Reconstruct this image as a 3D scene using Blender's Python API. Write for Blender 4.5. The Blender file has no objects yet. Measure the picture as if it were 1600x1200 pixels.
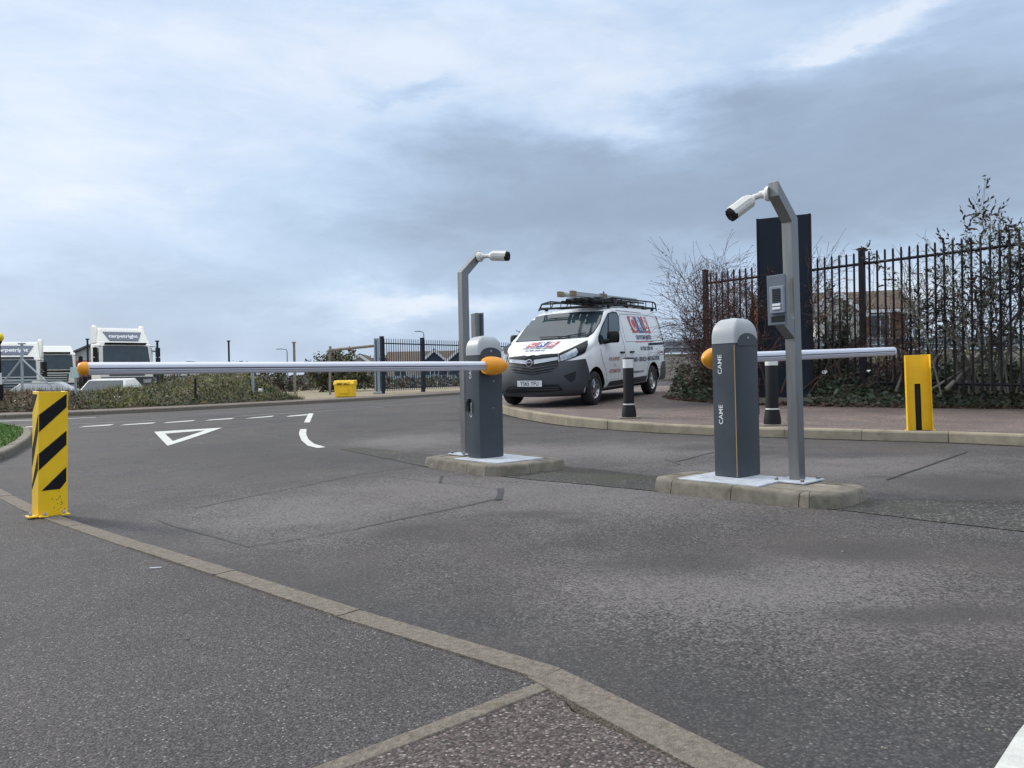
import bpy, bmesh, math, random
from math import sin, cos, radians, pi, atan2, hypot
from mathutils import Vector, Matrix, Euler, noise as mnoise
from mathutils.bvhtree import BVHTree
from mathutils.geometry import delaunay_2d_cdt

random.seed(7)
scene = bpy.context.scene
C = scene.collection

# ------------------------------------------------------------------ camera
EYE = .84
FPX = 1200.0
PITCH = math.atan(10 / 1200.0)
ROLL = .02
c_f = Vector((0, cos(PITCH), -sin(PITCH)))
_u0 = Vector((0, sin(PITCH), cos(PITCH)))
_r0 = Vector((1, 0, 0))
c_r = _r0 * cos(ROLL) - _u0 * sin(ROLL)
c_u = _r0 * sin(ROLL) + _u0 * cos(ROLL)
cam_d = bpy.data.cameras.new('camera')
cam = bpy.data.objects.new('camera', cam_d)
C.objects.link(cam)
rot = Matrix((c_r, c_u, -c_f)).transposed()
cam.matrix_world = Matrix.Translation((0, 0, EYE)) @ rot.to_4x4()
cam_d.sensor_width = 36
cam_d.lens = 36 * FPX / 1600
cam_d.clip_start = .05
cam_d.clip_end = 3000
scene.camera = cam

# ------------------------------------------------------------------ light, sky, exposure
SUN_EL, SUN_AZ = radians(30), radians(-62)      # azimuth from +Y towards +X
sd = Vector((sin(SUN_AZ) * cos(SUN_EL), cos(SUN_AZ) * cos(SUN_EL), sin(SUN_EL)))
sun_d = bpy.data.lights.new('sun', 'SUN')
sun_d.energy = 2.1
sun_d.angle = radians(11)
sun_d.color = (1, .95, .88)
sun = bpy.data.objects.new('sun', sun_d)
sun.rotation_euler = sd.to_track_quat('Z', 'Y').to_euler()
C.objects.link(sun)
scene.view_settings.view_transform = 'Standard'
scene.view_settings.look = 'None'
scene.view_settings.exposure = 0.2
scene.view_settings.gamma = 1.0


class NT:
    """small helper for node trees"""
    def __init__(s, tree):
        s.t = tree
        s.n = tree.nodes
        s.l = tree.links

    def new(s, kind, **kw):
        n = s.n.new(kind)
        for k, v in kw.items():
            setattr(n, k, v)
        return n

    def val(s, sock, v):
        if hasattr(v, 'is_output') or isinstance(v, bpy.types.NodeSocket):
            s.l.new(v, sock)
        else:
            sock.default_value = v

    def math(s, op, a, b=0.0, c=0.0, clamp=False):
        n = s.new('ShaderNodeMath', operation=op, use_clamp=clamp)
        s.val(n.inputs[0], a)
        s.val(n.inputs[1], b)
        if op in ('MULTIPLY_ADD', 'SMOOTH_MIN'):
            s.val(n.inputs[2], c)
        return n.outputs[0]

    def noise(s, vec, scale, detail=4, rough=.5, dist=0):
        n = s.new('ShaderNodeTexNoise')
        if vec is not None:
            s.l.new(vec, n.inputs['Vector'])
        n.inputs['Scale'].default_value = scale
        n.inputs['Detail'].default_value = detail
        n.inputs['Roughness'].default_value = rough
        n.inputs['Distortion'].default_value = dist
        return n.outputs['Fac']

    def ramp(s, fac, stops, interp='LINEAR'):
        n = s.new('ShaderNodeValToRGB')
        n.color_ramp.interpolation = interp
        el = n.color_ramp.elements
        while len(el) < len(stops):
            el.new(.5)
        for e, (p, c) in zip(el, stops):
            e.position = p
            e.color = (*c, 1) if len(c) == 3 else c
        s.val(n.inputs[0], fac)
        return n.outputs[0]

    def mix(s, fac, a, b, mode='MIX'):
        n = s.new('ShaderNodeMix', data_type='RGBA', blend_type=mode)
        s.val(n.inputs[0], fac)
        s.val(n.inputs[6], a if not isinstance(a, tuple) else (*a[:3], 1))
        s.val(n.inputs[7], b if not isinstance(b, tuple) else (*b[:3], 1))
        return n.outputs[2]

    def maprange(s, v, a, b, c, d):
        n = s.new('ShaderNodeMapRange')
        s.val(n.inputs[0], v)
        for i, x in enumerate((a, b, c, d)):
            n.inputs[i + 1].default_value = x
        return n.outputs[0]


def raydir(px, py):
    return c_f + c_r * ((px - 800) / FPX) + c_u * ((600 - py) / FPX)


world = bpy.data.worlds.new("World")
scene.world = world
world.use_nodes = True
W = NT(world.node_tree)
for n in list(W.n):
    W.n.remove(n)
wout = W.new('ShaderNodeOutputWorld')
bg = W.new('ShaderNodeBackground')
bg.inputs['Strength'].default_value = .1
W.l.new(bg.outputs[0], wout.inputs[0])
sky = W.new('ShaderNodeTexSky', sky_type='NISHITA', sun_disc=False)
sky.sun_elevation = SUN_EL
sky.sun_rotation = SUN_AZ
sky.air_density = 1.2
sky.dust_density = 2.0
tc = W.new('ShaderNodeTexCoord')
sep = W.new('ShaderNodeSeparateXYZ')
W.l.new(tc.outputs['Generated'], sep.inputs[0])
hor = W.math('POWER', W.math('ADD', W.math('MULTIPLY', sep.outputs[0], sep.outputs[0]),
                             W.math('ADD', W.math('MULTIPLY', sep.outputs[1], sep.outputs[1]), 1e-4)), .5)
u_ = W.math('DIVIDE', sep.outputs[0], hor)
v_ = W.math('DIVIDE', sep.outputs[2], hor)
comb = W.new('ShaderNodeCombineXYZ')
W.l.new(u_, comb.inputs[0])
W.l.new(v_, comb.inputs[1])
W.l.new(W.math('MULTIPLY', sep.outputs[1], .3), comb.inputs[2])
mapn = W.new('ShaderNodeMapping')
mapn.inputs['Scale'].default_value = (1, 2.4, 1)
mapn.inputs['Rotation'].default_value = (0, 0, radians(-9))
W.l.new(comb.outputs[0], mapn.inputs[0])
sv = mapn.outputs[0]
n_big = W.noise(sv, 3.0, 8, .6, .3)
n_fine = W.noise(sv, 8.0, 8, .62, .5)
n_w1 = W.noise(sv, 4.5, 6, .62)
mp2 = W.new('ShaderNodeMapping')
mp2.inputs['Location'].default_value = (7.3, 3.1, 1.7)
W.l.new(sv, mp2.inputs[0])
n_w2 = W.noise(mp2.outputs[0], 4.5, 6, .62)
uu = W.math('ADD', u_, W.math('MULTIPLY', W.math('SUBTRACT', n_w1, .5), .34))
vv = W.math('ADD', v_, W.math('MULTIPLY', W.math('SUBTRACT', n_w2, .5), .17))


def skyuv(px, py):
    d = raydir(px, py)
    h = hypot(d.x, d.y)
    return d.x / h, d.z / h


SKY_BLOBS = [  # cloud masses and clear patches: pixel-like heading, size, darkness
    (1420, 170, 330, 110, .32), (830, 240, 180, 44, .40), (740, 335, 240, 56, .26), (1000, 325, 330, 60, .16),
    (1500, 320, 300, 110, .22), (1180, 330, 320, 80, .22), (1150, 170, 120, 60, .22), (680, 140, 50, 16, .25),
    (900, 420, 300, 50, .15),
    (965, 205, 110, 40, -.40), (660, 475, 170, 30, -.42), (250, 180, 380, 190, -.18), (800, 60, 420, 90, -.20),
    (1350, 50, 90, 26, -.40), (1040, 120, 160, 40, -.2), (250, 490, 460, 60, .22), (1300, 500, 420, 60, .10), (350, 545, 420, 26, .02),
    (1470, 450, 260, 80, -.34), (30, 300, 160, 200, -.10)]
dens = W.math('MULTIPLY_ADD', n_big, .44, .07)
dens = W.math('ADD', dens, W.math('MULTIPLY', W.math('SUBTRACT', n_fine, .5), .34))
for (bx, by, ra, rb, wt) in SKY_BLOBS:
    u0, v0 = skyuv(bx, by)
    a = W.math('MULTIPLY', W.math('SUBTRACT', uu, u0), FPX / ra)
    b = W.math('MULTIPLY', W.math('SUBTRACT', vv, v0), FPX / rb)
    r2 = W.math('ADD', W.math('MULTIPLY', a, a), W.math('MULTIPLY', b, b))
    g = W.math('POWER', 2.718, W.math('MULTIPLY', r2, -1.0))
    dens = W.math('ADD', dens, W.math('MULTIPLY', g, wt))
ccol = W.ramp(dens, [(0, (7.2, 7.95, 9.1)), (.22, (5.2, 6.5, 8.4)), (.42, (4.15, 5.35, 7.15)), (.7, (3.15, 4.0, 5.35)), (1, (2.6, 3.3, 4.4))])
zen = W.maprange(sep.outputs[2], .42, .95, 1.0, 3.0)
vm = W.new('ShaderNodeVectorMath', operation='SCALE')
W.l.new(W.mix(W.maprange(sep.outputs[2], .42, .8, 0, .8), ccol, (6.2, 6.1, 5.8)), vm.inputs[0])
W.l.new(zen, vm.inputs['Scale'])
W.l.new(W.mix(.88, sky.outputs[0], vm.outputs[0]), bg.inputs['Color'])


# ------------------------------------------------------------------ terrain and picture calibration
def sp(t):
    return t if t > 30 else math.log1p(math.exp(t))


def ss(a, b, x):
    t = min(1, max(0, (x - a) / (b - a)))
    return t * t * (3 - 2 * t)


def T(x, y):
    s = .035 * sp(y - 11.3) - .025 * sp(y - 18.5) - .01 * sp(y - 45)
    return s * (.45 + .2 * ss(-14, -2, x) + .45 * ss(-2, 1.5, x) + .15 * ss(1.5, 4, x))


def gp(px, py, dz=0.0):
    """ground point (terrain raised by dz) seen at a photo pixel"""
    d = raydir(px, py)
    t, st = .4, .4
    f = lambda t: EYE + d.z * t - T(d.x * t, d.y * t) - dz
    while f(t) > 0 and t < 140:
        t += st
        st *= 1.01
    lo, hi = t - st, t
    for _ in range(30):
        m = (lo + hi) / 2
        if f(m) > 0:
            lo = m
        else:
            hi = m
    return Vector((d.x * hi, d.y * hi, EYE + d.z * hi))


def atY(px, py, Y):
    d = raydir(px, py)
    return Vector((0, 0, EYE)) + d * (Y / d.y)


# lane axes of the entrance: NR along the traffic island, NL across the lane
A0 = radians(50)
NL = Vector((-sin(A0), -cos(A0), 0))
NR = Vector((cos(A0), -sin(A0), 0))


def lane(s, c, z=0):
    return NR * s - NL * c + Vector((0, 0, z))


# ------------------------------------------------------------------ object helpers
def tag(o, label=None, cat=None, group=None, kind=None):
    if label:
        o['label'] = label
    if cat:
        o['category'] = cat
    if group:
        o['group'] = group
    if kind:
        o['kind'] = kind
    return o


def thing(name, label, cat, loc=(0, 0, 0), rotz=0.0, group=None, rot=None):
    o = bpy.data.objects.new(name, None)
    o.empty_display_size = .2
    C.objects.link(o)
    o.location = loc
    o.rotation_euler = rot if rot else (0, 0, rotz)
    return tag(o, label, cat, group)


def copy_tree(o, parent=None):
    c = o.copy()
    C.objects.link(c)
    if parent:
        c.parent = parent
    for ch in list(o.children):
        copy_tree(ch, c)
    return c


class MB:
    def __init__(s):
        s.v = []
        s.f = []
        s.m = []
        s.M = Matrix.Identity(4)

    def add(s, vs, fs, mi=0):
        b = len(s.v)
        s.v += [s.M @ Vector(p) for p in vs]
        s.f += [tuple(i + b for i in f) for f in fs]
        s.m += [mi] * len(fs)
        return s

    def box(s, c, d, R=None, mi=0, taper=1.0):
        x, y, z = d[0] / 2, d[1] / 2, d[2] / 2
        vs = []
        for sz in (-1, 1):
            k = taper if sz > 0 else 1
            for sx, sy in ((-1, -1), (1, -1), (1, 1), (-1, 1)):
                p = Vector((sx * x * k, sy * y * k, sz * z))
                if R:
                    p = R @ p
                vs.append(Vector(c) + p)
        return s.add(vs, [(3, 2, 1, 0), (4, 5, 6, 7), (0, 1, 5, 4), (1, 2, 6, 5), (2, 3, 7, 6), (3, 0, 4, 7)], mi)

    def tube(s, pts, r, n=8, cap=True, mi=0):
        pts = [Vector(p) for p in pts]
        rs = r if isinstance(r, (list, tuple)) else [r] * len(pts)
        vs, fs = [], []
        up = Vector((0, 0, 1))
        for i, p in enumerate(pts):
            t = (pts[min(i + 1, len(pts) - 1)] - pts[max(i - 1, 0)])
            if t.length < 1e-9:
                t = Vector((0, 0, 1))
            t.normalize()
            a = t.cross(up)
            if a.length < .05:
                a = t.cross(Vector((1, 0, 0)))
            a.normalize()
            b = t.cross(a)
            for k in range(n):
                an = 2 * pi * k / n
                vs.append(p + (a * cos(an) + b * sin(an)) * rs[i])
        for i in range(len(pts) - 1):
            for k in range(n):
                k2 = (k + 1) % n
                fs.append((i * n + k, (i + 1) * n + k, (i + 1) * n + k2, i * n + k2))
        if cap:
            fs.append(tuple(range(n)))
            fs.append(tuple(range((len(pts) - 1) * n, len(pts) * n))[::-1])
        return s.add(vs, fs, mi)

    def lathe(s, prof, n=24, R=None, o=(0, 0, 0), mi=0):
        """profile [(radius, height)] round local z, placed by R, o"""
        vs, fs = [], []
        for (r, h) in prof:
            for k in range(n):
                an = 2 * pi * k / n
                p = Vector((r * cos(an), r * sin(an), h))
                if R:
                    p = R @ p
                vs.append(Vector(o) + p)
        for i in range(len(prof) - 1):
            for k in range(n):
                k2 = (k + 1) % n
                fs.append((i * n + k, i * n + k2, (i + 1) * n + k2, (i + 1) * n + k))
        fs.append(tuple(range(n))[::-1])
        fs.append(tuple(range((len(prof) - 1) * n, len(prof) * n)))
        return s.add(vs, fs, mi)

    def prism(s, poly, d0, d1, fr, mi=0):
        """2D outline extruded along the third axis of frame fr = (origin, ax, ay, an)"""
        o, ax, ay, an = [Vector(q) for q in fr]
        n = len(poly)
        vs = [o + ax * p[0] + ay * p[1] + an * d0 for p in poly] + [o + ax * p[0] + ay * p[1] + an * d1 for p in poly]
        fs = [tuple(range(n))[::-1], tuple(range(n, 2 * n))]
        for i in range(n):
            j = (i + 1) % n
            fs.append((i, j, n + j, n + i))
        return s.add(vs, fs, mi)

    def build(s, name, mats, parent=None, smooth=30, bevel=0, bseg=2):
        me = bpy.data.meshes.new(name)
        me.from_pydata(s.v, [], s.f)
        if not isinstance(mats, (list, tuple)):
            mats = [mats]
        for m in mats:
            me.materials.append(m)
        if len(mats) > 1:
            me.polygons.foreach_set('material_index', s.m)
        me.update()
        if smooth:
            me.polygons.foreach_set('use_smooth', [True] * len(me.polygons))
            me.set_sharp_from_angle(angle=radians(smooth))
        o = bpy.data.objects.new(name, me)
        C.objects.link(o)
        if parent:
            o.parent = parent
        if bevel:
            b = o.modifiers.new('bevel', 'BEVEL')
            b.width = bevel
            b.segments = bseg
            b.limit_method = 'ANGLE'
            b.angle_limit = radians(40)
            b.harden_normals = False
        return o


def text_geo(body, size, extrude=0.0, spacing=1.0, bold=0.0):
    cu = bpy.data.curves.new('lettering', 'FONT')
    cu.body = body
    cu.size = size
    cu.align_x = 'CENTER'
    cu.align_y = 'CENTER'
    cu.extrude = extrude
    cu.offset = bold
    cu.space_character = spacing
    cu.resolution_u = 3
    ob = bpy.data.objects.new('lettering', cu)
    C.objects.link(ob)
    dg = bpy.context.evaluated_depsgraph_get()
    me = ob.evaluated_get(dg).to_mesh()
    vs = [v.co.copy() for v in me.vertices]
    fs = [tuple(p.vertices) for p in me.polygons]
    ob.evaluated_get(dg).to_mesh_clear()
    bpy.data.objects.remove(ob)
    bpy.data.curves.remove(cu)
    return vs, fs


def put_text(mb, body, size, o, ax, ay, sx=1.0, mi=0, extrude=.0006, bold=0.0, shear=0.0):
    vs, fs = text_geo(body, size, extrude, bold=bold)
    ax, ay, o = Vector(ax), Vector(ay), Vector(o)
    an = ax.cross(ay)
    mb.add([o + ax * ((p.x + shear * p.y) * sx) + ay * p.y + an * p.z for p in vs], fs, mi)


def inside(poly, x, y):
    r = False
    n = len(poly)
    for i in range(n):
        x1, y1 = poly[i][0], poly[i][1]
        x2, y2 = poly[(i + 1) % n][0], poly[(i + 1) % n][1]
        if (y1 > y) != (y2 > y) and x < (x2 - x1) * (y - y1) / (y2 - y1) + x1:
            r = not r
    return r


def fill(poly, step):
    """triangulate a 2D outline with inner grid points"""
    pts = []
    n = len(poly)
    for i in range(n):
        a, b = Vector(poly[i][:2]), Vector(poly[(i + 1) % n][:2])
        k = max(1, int((b - a).length / step))
        for j in range(k):
            pts.append(a.lerp(b, j / k))
    nb = len(pts)
    x0, x1 = min(p.x for p in pts), max(p.x for p in pts)
    y0, y1 = min(p.y for p in pts), max(p.y for p in pts)
    x = x0 + step * .5
    while x < x1:
        y = y0 + step * .5
        while y < y1:
            if inside(poly, x, y):
                pts.append(Vector((x, y)))
            y += step
        x += step
    r = delaunay_2d_cdt(pts, [(i, (i + 1) % nb) for i in range(nb)], [], 1, 1e-5)
    return r[0], r[2]


def sheet(name, poly, dz, mat, step=1.0, skirt=0.0, kind='structure', hf=None):
    vs, fs = fill(poly, step)
    mb = MB()
    mb.add([(p.x, p.y, (hf(p.x, p.y) if hf else T(p.x, p.y)) + dz) for p in vs], fs)
    if skirt:
        n = len(poly)
        for i in range(n):
            a, b = poly[i], poly[(i + 1) % n]
            k = max(1, int(hypot(b[0] - a[0], b[1] - a[1]) / step))
            for j in range(k):
                p = Vector(a[:2]).lerp(Vector(b[:2]), j / k)
                q = Vector(a[:2]).lerp(Vector(b[:2]), (j + 1) / k)
                zp, zq = T(*p) + dz, T(*q) + dz
                mb.add([(p.x, p.y, zp), (q.x, q.y, zq), (q.x, q.y, zq - skirt), (p.x, p.y, zp - skirt)], [(0, 3, 2, 1)])
    o = mb.build(name, mat, None, smooth=40)
    for p in o.data.polygons:
        pass
    if kind:
        o['kind'] = kind
    return o


def resample(pts, step):
    out = [Vector(pts[0])]
    for a, b in zip(pts, pts[1:]):
        a, b = Vector(a), Vector(b)
        k = max(1, round((b - a).length / step))
        for j in range(1, k + 1):
            out.append(a.lerp(b, j / k))
    return out


def smoothline(pts, it=2):
    for _ in range(it):
        q = [pts[0]]
        for a, b in zip(pts, pts[1:]):
            q += [a.lerp(b, .25), a.lerp(b, .75)]
        q.append(pts[-1])
        pts = q
    return pts


def walk(pts, step):
    """points at equal spacing along a polyline"""
    out = [pts[0].copy()]
    need = step
    for a, b in zip(pts, pts[1:]):
        L = (b - a).length
        d = need
        while d <= L and L > 0:
            out.append(a.lerp(b, d / L))
            d += step
        need = d - L
    return out


def kerb(name, line, width, top, blocklen, mat, side=1, gap=.006, face=.02, round_=.012):
    """kerb stones along a road edge (2D points); side=+1: the stones lie to the left of the line"""
    line = [Vector(p[:2]) for p in line]
    tot = sum((b - a).length for a, b in zip(line, line[1:]))
    last = line[-1].copy()
    line = walk(line, tot / max(1, round(tot / blocklen)) * .99999)
    line[-1] = last
    mb = MB()
    n = len(line)
    nor = []
    for i in range(n):
        t = line[min(i + 1, n - 1)] - line[max(i - 1, 0)]
        t.normalize()
        nor.append(Vector((-t.y, t.x)) * side)
    for i in range(n - 1):
        a, b = line[i], line[i + 1]
        t = (b - a).normalized()
        a2, b2 = a + t * gap / 2, b - t * gap / 2
        j1, j2 = random.uniform(-.004, .004), random.uniform(-.003, .003)
        sec = [(0, -.12), (.0, top(a) - round_ * 2), (face * .4, top(a) - round_ * .7), (face, top(a)), (width, top(a)), (width, -.12)]
        vs = []
        for (p, nn, tp) in ((a2, nor[i], top(a)), (b2, nor[i + 1], top(b))):
            for k, (w, z) in enumerate(sec):
                zz = z if k in (0, 5) else z - top(a) + tp + j2
                vs.append((p.x + nn.x * (w + j1), p.y + nn.y * (w + j1), T(p.x, p.y) + zz))
        m = len(sec)
        fs = [tuple(range(m))[::-1], tuple(range(m, 2 * m))]
        for k in range(m):
            k2 = (k + 1) % m
            fs.append((k, k2, m + k2, m + k))
        mb.add(vs, fs)
    return mb.build(name, mat, None, smooth=25)


# ------------------------------------------------------------------ materials
def base_mat(name):
    m = bpy.data.materials.new(name)
    m.use_nodes = True
    N = NT(m.node_tree)
    p = N.n['Principled BSDF']
    return m, N, p


def mat(name, col, rough=.55, metal=0.0, var=.12, scale=6.0, bump=0.0, bscale=80.0, spec=.5, dirt=None, dirt_amt=.5, coat=0.0, stretch=None):
    m, N, p = base_mat(name)
    tcn = N.new('ShaderNodeTexCoord')
    vec = tcn.outputs['Object']
    if stretch:
        mp = N.new('ShaderNodeMapping')
        mp.inputs['Scale'].default_value = stretch
        N.l.new(vec, mp.inputs[0])
        vec = mp.outputs[0]
    n1 = N.noise(vec, scale, 6, .6)
    k = N.maprange(n1, .3, .7, 1 - var, 1 + var)
    vmn = N.new('ShaderNodeVectorMath', operation='SCALE')
    vmn.inputs[0].default_value = col
    N.l.new(k, vmn.inputs['Scale'])
    c = vmn.outputs[0]
    if dirt:
        n2 = N.noise(vec, scale * .6, 8, .7)
        f = N.maprange(n2, .5, .72, 0, dirt_amt)
        c = N.mix(f, c, dirt)
    N.l.new(c, p.inputs['Base Color'])
    rr = N.maprange(n1, .3, .7, max(0, rough - .08), min(1, rough + .08))
    N.l.new(rr, p.inputs['Roughness'])
    p.inputs['Metallic'].default_value = metal
    p.inputs['Specular IOR Level'].default_value = spec
    p.inputs['Coat Weight'].default_value = coat
    p.inputs['Coat Roughness'].default_value = .08
    if bump:
        b = N.new('ShaderNodeBump')
        b.inputs['Strength'].default_value = bump
        b.inputs['Distance'].default_value = .01
        N.l.new(N.noise(vec, bscale, 4, .6), b.inputs['Height'])
        N.l.new(b.outputs[0], p.inputs['Normal'])
    return m


def tarmac(name, stops, scale=130, bump=.5, stain=(), fine=.35, tint=None, rough=.8, big=(.75, 1.25), mottle=None):
    """bound stone surface: every voronoi cell is one chipping with its own grey; stain = (nodes) -> factor"""
    m, N, p = base_mat(name)
    tcn = N.new('ShaderNodeTexCoord')
    vec = tcn.outputs['Object']
    vo = N.new('ShaderNodeTexVoronoi', feature='F1')
    N.l.new(vec, vo.inputs['Vector'])
    vo.inputs['Scale'].default_value = scale
    sepc = N.new('ShaderNodeSeparateColor')
    N.l.new(vo.outputs['Color'], sepc.inputs[0])
    c = N.ramp(sepc.outputs[0], stops)
    # gaps between stones
    gapf = N.maprange(vo.outputs['Distance'], .35, .75, 0, .55)
    c = N.mix(gapf, c, (.022, .022, .024))
    n_b = N.noise(vec, .55, 8, .62, .4)
    n_m = N.noise(vec, 3.2, 8, .7, .3)
    k = N.math('MULTIPLY', N.maprange(n_b, .3, .7, big[0], big[1]), N.maprange(n_m, .3, .7, 1 - fine * .5, 1 + fine * .5))
    sc = N.new('ShaderNodeVectorMath', operation='SCALE')
    N.l.new(c, sc.inputs[0])
    N.l.new(k, sc.inputs['Scale'])
    c = sc.outputs[0]
    if tint:
        nt = N.noise(vec, .9, 5, .6, .6)
        c = N.mix(N.maprange(nt, .44, .62, 0, .75), c, tint)
    for (fn, colr) in stain:
        c = N.mix(fn(N, vec), c, colr)
    if stain:
        c = N.mix(N.math('MULTIPLY', gapf, .8), c, (.03, .029, .028))
        n_s = N.noise(vec, 26, 5, .75)
        c = N.mix(N.maprange(n_s, .52, .70, 0, .55), c, (.05, .046, .044))
    N.l.new(c, p.inputs['Base Color'])
    p.inputs['Roughness'].default_value = rough
    p.inputs['Specular IOR Level'].default_value = .35
    b = N.new('ShaderNodeBump')
    b.inputs['Strength'].default_value = bump
    b.inputs['Distance'].default_value = .004
    inv = N.math('SUBTRACT', 1.0, vo.outputs['Distance'])
    N.l.new(N.math('ADD', inv, N.math('MULTIPLY', n_m, .8)), b.inputs['Height'])
    N.l.new(b.outputs[0], p.inputs['Normal'])
    return m


def blob_factor(blobs, thr_noise=2.2, amt=1.0, grain=38.0, edge=(.35, .75)):
    """worn or dirty areas on the ground: (x, y, rx, ry, angle) ellipses broken up by noise"""
    def fn(N, vec):
        s = N.new('ShaderNodeSeparateXYZ')
        N.l.new(vec, s.inputs[0])
        tot = None
        for (x, y, rx, ry, an) in blobs:
            dx = N.math('SUBTRACT', s.outputs[0], x)
            dy = N.math('SUBTRACT', s.outputs[1], y)
            ca, sa = cos(an), sin(an)
            a = N.math('ADD', N.math('MULTIPLY', dx, ca / rx), N.math('MULTIPLY', dy, sa / rx))
            b = N.math('ADD', N.math('MULTIPLY', dx, -sa / ry), N.math('MULTIPLY', dy, ca / ry))
            r2 = N.math('ADD', N.math('MULTIPLY', a, a), N.math('MULTIPLY', b, b))
            g = N.math('POWER', 2.718, N.math('MULTIPLY', r2, -1.0))
            tot = g if tot is None else N.math('MAXIMUM', tot, g)
        n1 = N.noise(vec, thr_noise, 8, .65, .3)
        vo2 = N.new('ShaderNodeTexVoronoi', feature='F1')
        N.l.new(vec, vo2.inputs['Vector'])
        vo2.inputs['Scale'].default_value = grain
        sc2 = N.new('ShaderNodeSeparateColor')
        N.l.new(vo2.outputs['Color'], sc2.inputs[0])
        n2 = N.math('MULTIPLY_ADD', sc2.outputs[1], .75, N.math('MULTIPLY', N.noise(vec, grain * .35, 2, .6), .25))
        f = N.math('ADD', tot, N.math('ADD', N.math('MULTIPLY', N.math('SUBTRACT', n1, .5), 1.1),
                                      N.math('MULTIPLY', N.math('SUBTRACT', n2, .5), 1.3)))
        f = N.maprange(f, edge[0], edge[1], 0, amt)
        return f
    return fn


def line_factor(p0, p1, w0, w1, amt):
    """band lying along a straight line on the ground"""
    d = Vector((p1[0] - p0[0], p1[1] - p0[1]))
    d.normalize()
    nx, ny = -d.y, d.x

    def fn(N, vec):
        s = N.new('ShaderNodeSeparateXYZ')
        N.l.new(vec, s.inputs[0])
        q = N.math('ADD', N.math('MULTIPLY', N.math('SUBTRACT', s.outputs[0], p0[0]), nx),
                   N.math('MULTIPLY', N.math('SUBTRACT', s.outputs[1], p0[1]), ny))
        n1 = N.noise(vec, 2.0, 6, .6)
        q = N.math('ADD', N.math('ABSOLUTE', q), N.math('MULTIPLY', N.math('SUBTRACT', n1, .5), .35))
        return N.maprange(q, w0, w1, amt, 0)
    return fn


def gb(px, py, rpx, rpy, ang=0.0):
    """ground ellipse whose outline covers about rpx x rpy photo pixels"""
    c = gp(px, py)
    a = gp(px + rpx, py)
    b = gp(px, py - rpy)
    return (c.x, c.y, max(.05, (a - c).length), max(.05, abs(b.y - c.y)), ang)


LIGHT_WEAR = [gb(900, 768, 520, 34), gb(1180, 915, 430, 62), gb(480, 800, 260, 40), gb(1250, 735, 420, 22), gb(700, 765, 260, 28),
              gb(820, 705, 160, 14), gb(640, 690, 110, 14), gb(960, 705, 260, 16), gb(1300, 720, 300, 14)]
DARK_WEAR = [gb(1080, 880, 170, 22), gb(1330, 860, 120, 18), gb(830, 803, 60, 7), gb(890, 814, 30, 5), gb(500, 712, 150, 12), gb(330, 705, 120, 14),
             gb(1300, 712, 160, 6), gb(1180, 708, 60, 6), gb(1080, 700, 60, 5), gb(1500, 755, 130, 20), gb(640, 830, 80, 12), gb(1450, 960, 180, 16), gb(420, 690, 60, 8)]
k0, k1 = gp(215, 850), gp(885, 1052)
M_road = tarmac('asphalt', [(0, (.024, .0218, .0218)), (.35, (.053, .0475, .0465)), (.75, (.093, .083, .081)), (.95, (.135, .122, .118)), (1, (.26, .245, .23))],
                scale=135, bump=.55, tint=(.080, .066, .059), fine=.55, big=(.68, 1.32),
                stain=[(blob_factor(LIGHT_WEAR, 1.9, .72, 105, (.34, .98)), (.215, .195, .188)), (blob_factor(DARK_WEAR, 3.0, .75, 105, (.45, .9)), (.050, .045, .044)),
                       (line_factor(k0, k1, .10, .50, .45), (.046, .046, .049))])
M_road2 = tarmac('old_asphalt', [(0, (.022, .022, .022)), (.5, (.050, .046, .041)), (.85, (.088, .079, .066)), (1, (.20, .19, .16))], scale=85, bump=.8, tint=(.045, .043, .026))
M_pave = tarmac('pavement_tarmac', [(0, (.026, .0235, .0235)), (.4, (.064, .0565, .0555)), (.8, (.107, .095, .092)), (.97, (.145, .131, .124)), (1, (.34, .32, .30))], scale=215, bump=.5, fine=.25, big=(.85, 1.15))
M_pave2 = tarmac('red_pavement_tarmac', [(0, (.032, .024, .022)), (.4, (.082, .062, .055)), (.72, (.130, .099, .088)), (.92, (.17, .145, .13)), (1, (.33, .30, .27))], scale=140, bump=.8, fine=.25, big=(.9, 1.1))
M_pave3 = tarmac('pink_pavement_tarmac', [(0, (.11, .080, .068)), (.5, (.195, .146, .124)), (1, (.31, .24, .21))], scale=60, bump=.4, tint=(.12, .10, .095), fine=.5)
M_kerb = mat('kerb_concrete', (.205, .178, .146), .9, var=.30, scale=55, bump=1.0, bscale=130, dirt=(.10, .085, .06), dirt_amt=.7, spec=.25)
M_kerb2 = mat('pale_kerb_concrete', (.30, .262, .195), .88, var=.22, scale=4, bump=.5, bscale=90, dirt=(.13, .112, .078), dirt_amt=.7, spec=.25)
M_mosskerb = mat('mossy_kerb_concrete', (.195, .175, .143), .9, var=.30, scale=9, bump=.45, bscale=120, dirt=(.075, .072, .045), dirt_amt=.75, spec=.25)
M_islandtop = mat('island_mortar', (.24, .21, .165), .9, var=.3, scale=7, bump=.7, bscale=80, dirt=(.13, .115, .085), dirt_amt=.7)
M_pad = mat('pale_grey_paint', (.47, .50, .55), .6, var=.2, scale=14, bump=.2, dirt=(.27, .28, .28), dirt_amt=.7)
M_mark = mat('road_paint', (.55, .55, .51), .7, var=.12, scale=14, bump=.3, dirt=(.33, .33, .32), dirt_amt=.6)
M_mark_old = mat('worn_road_paint', (.30, .30, .31), .8, var=.2, scale=5, dirt=(.10, .10, .105), dirt_amt=.9)
M_joint = mat('joint_sealant', (.035, .035, .037), .7, var=.3, scale=20)
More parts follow.
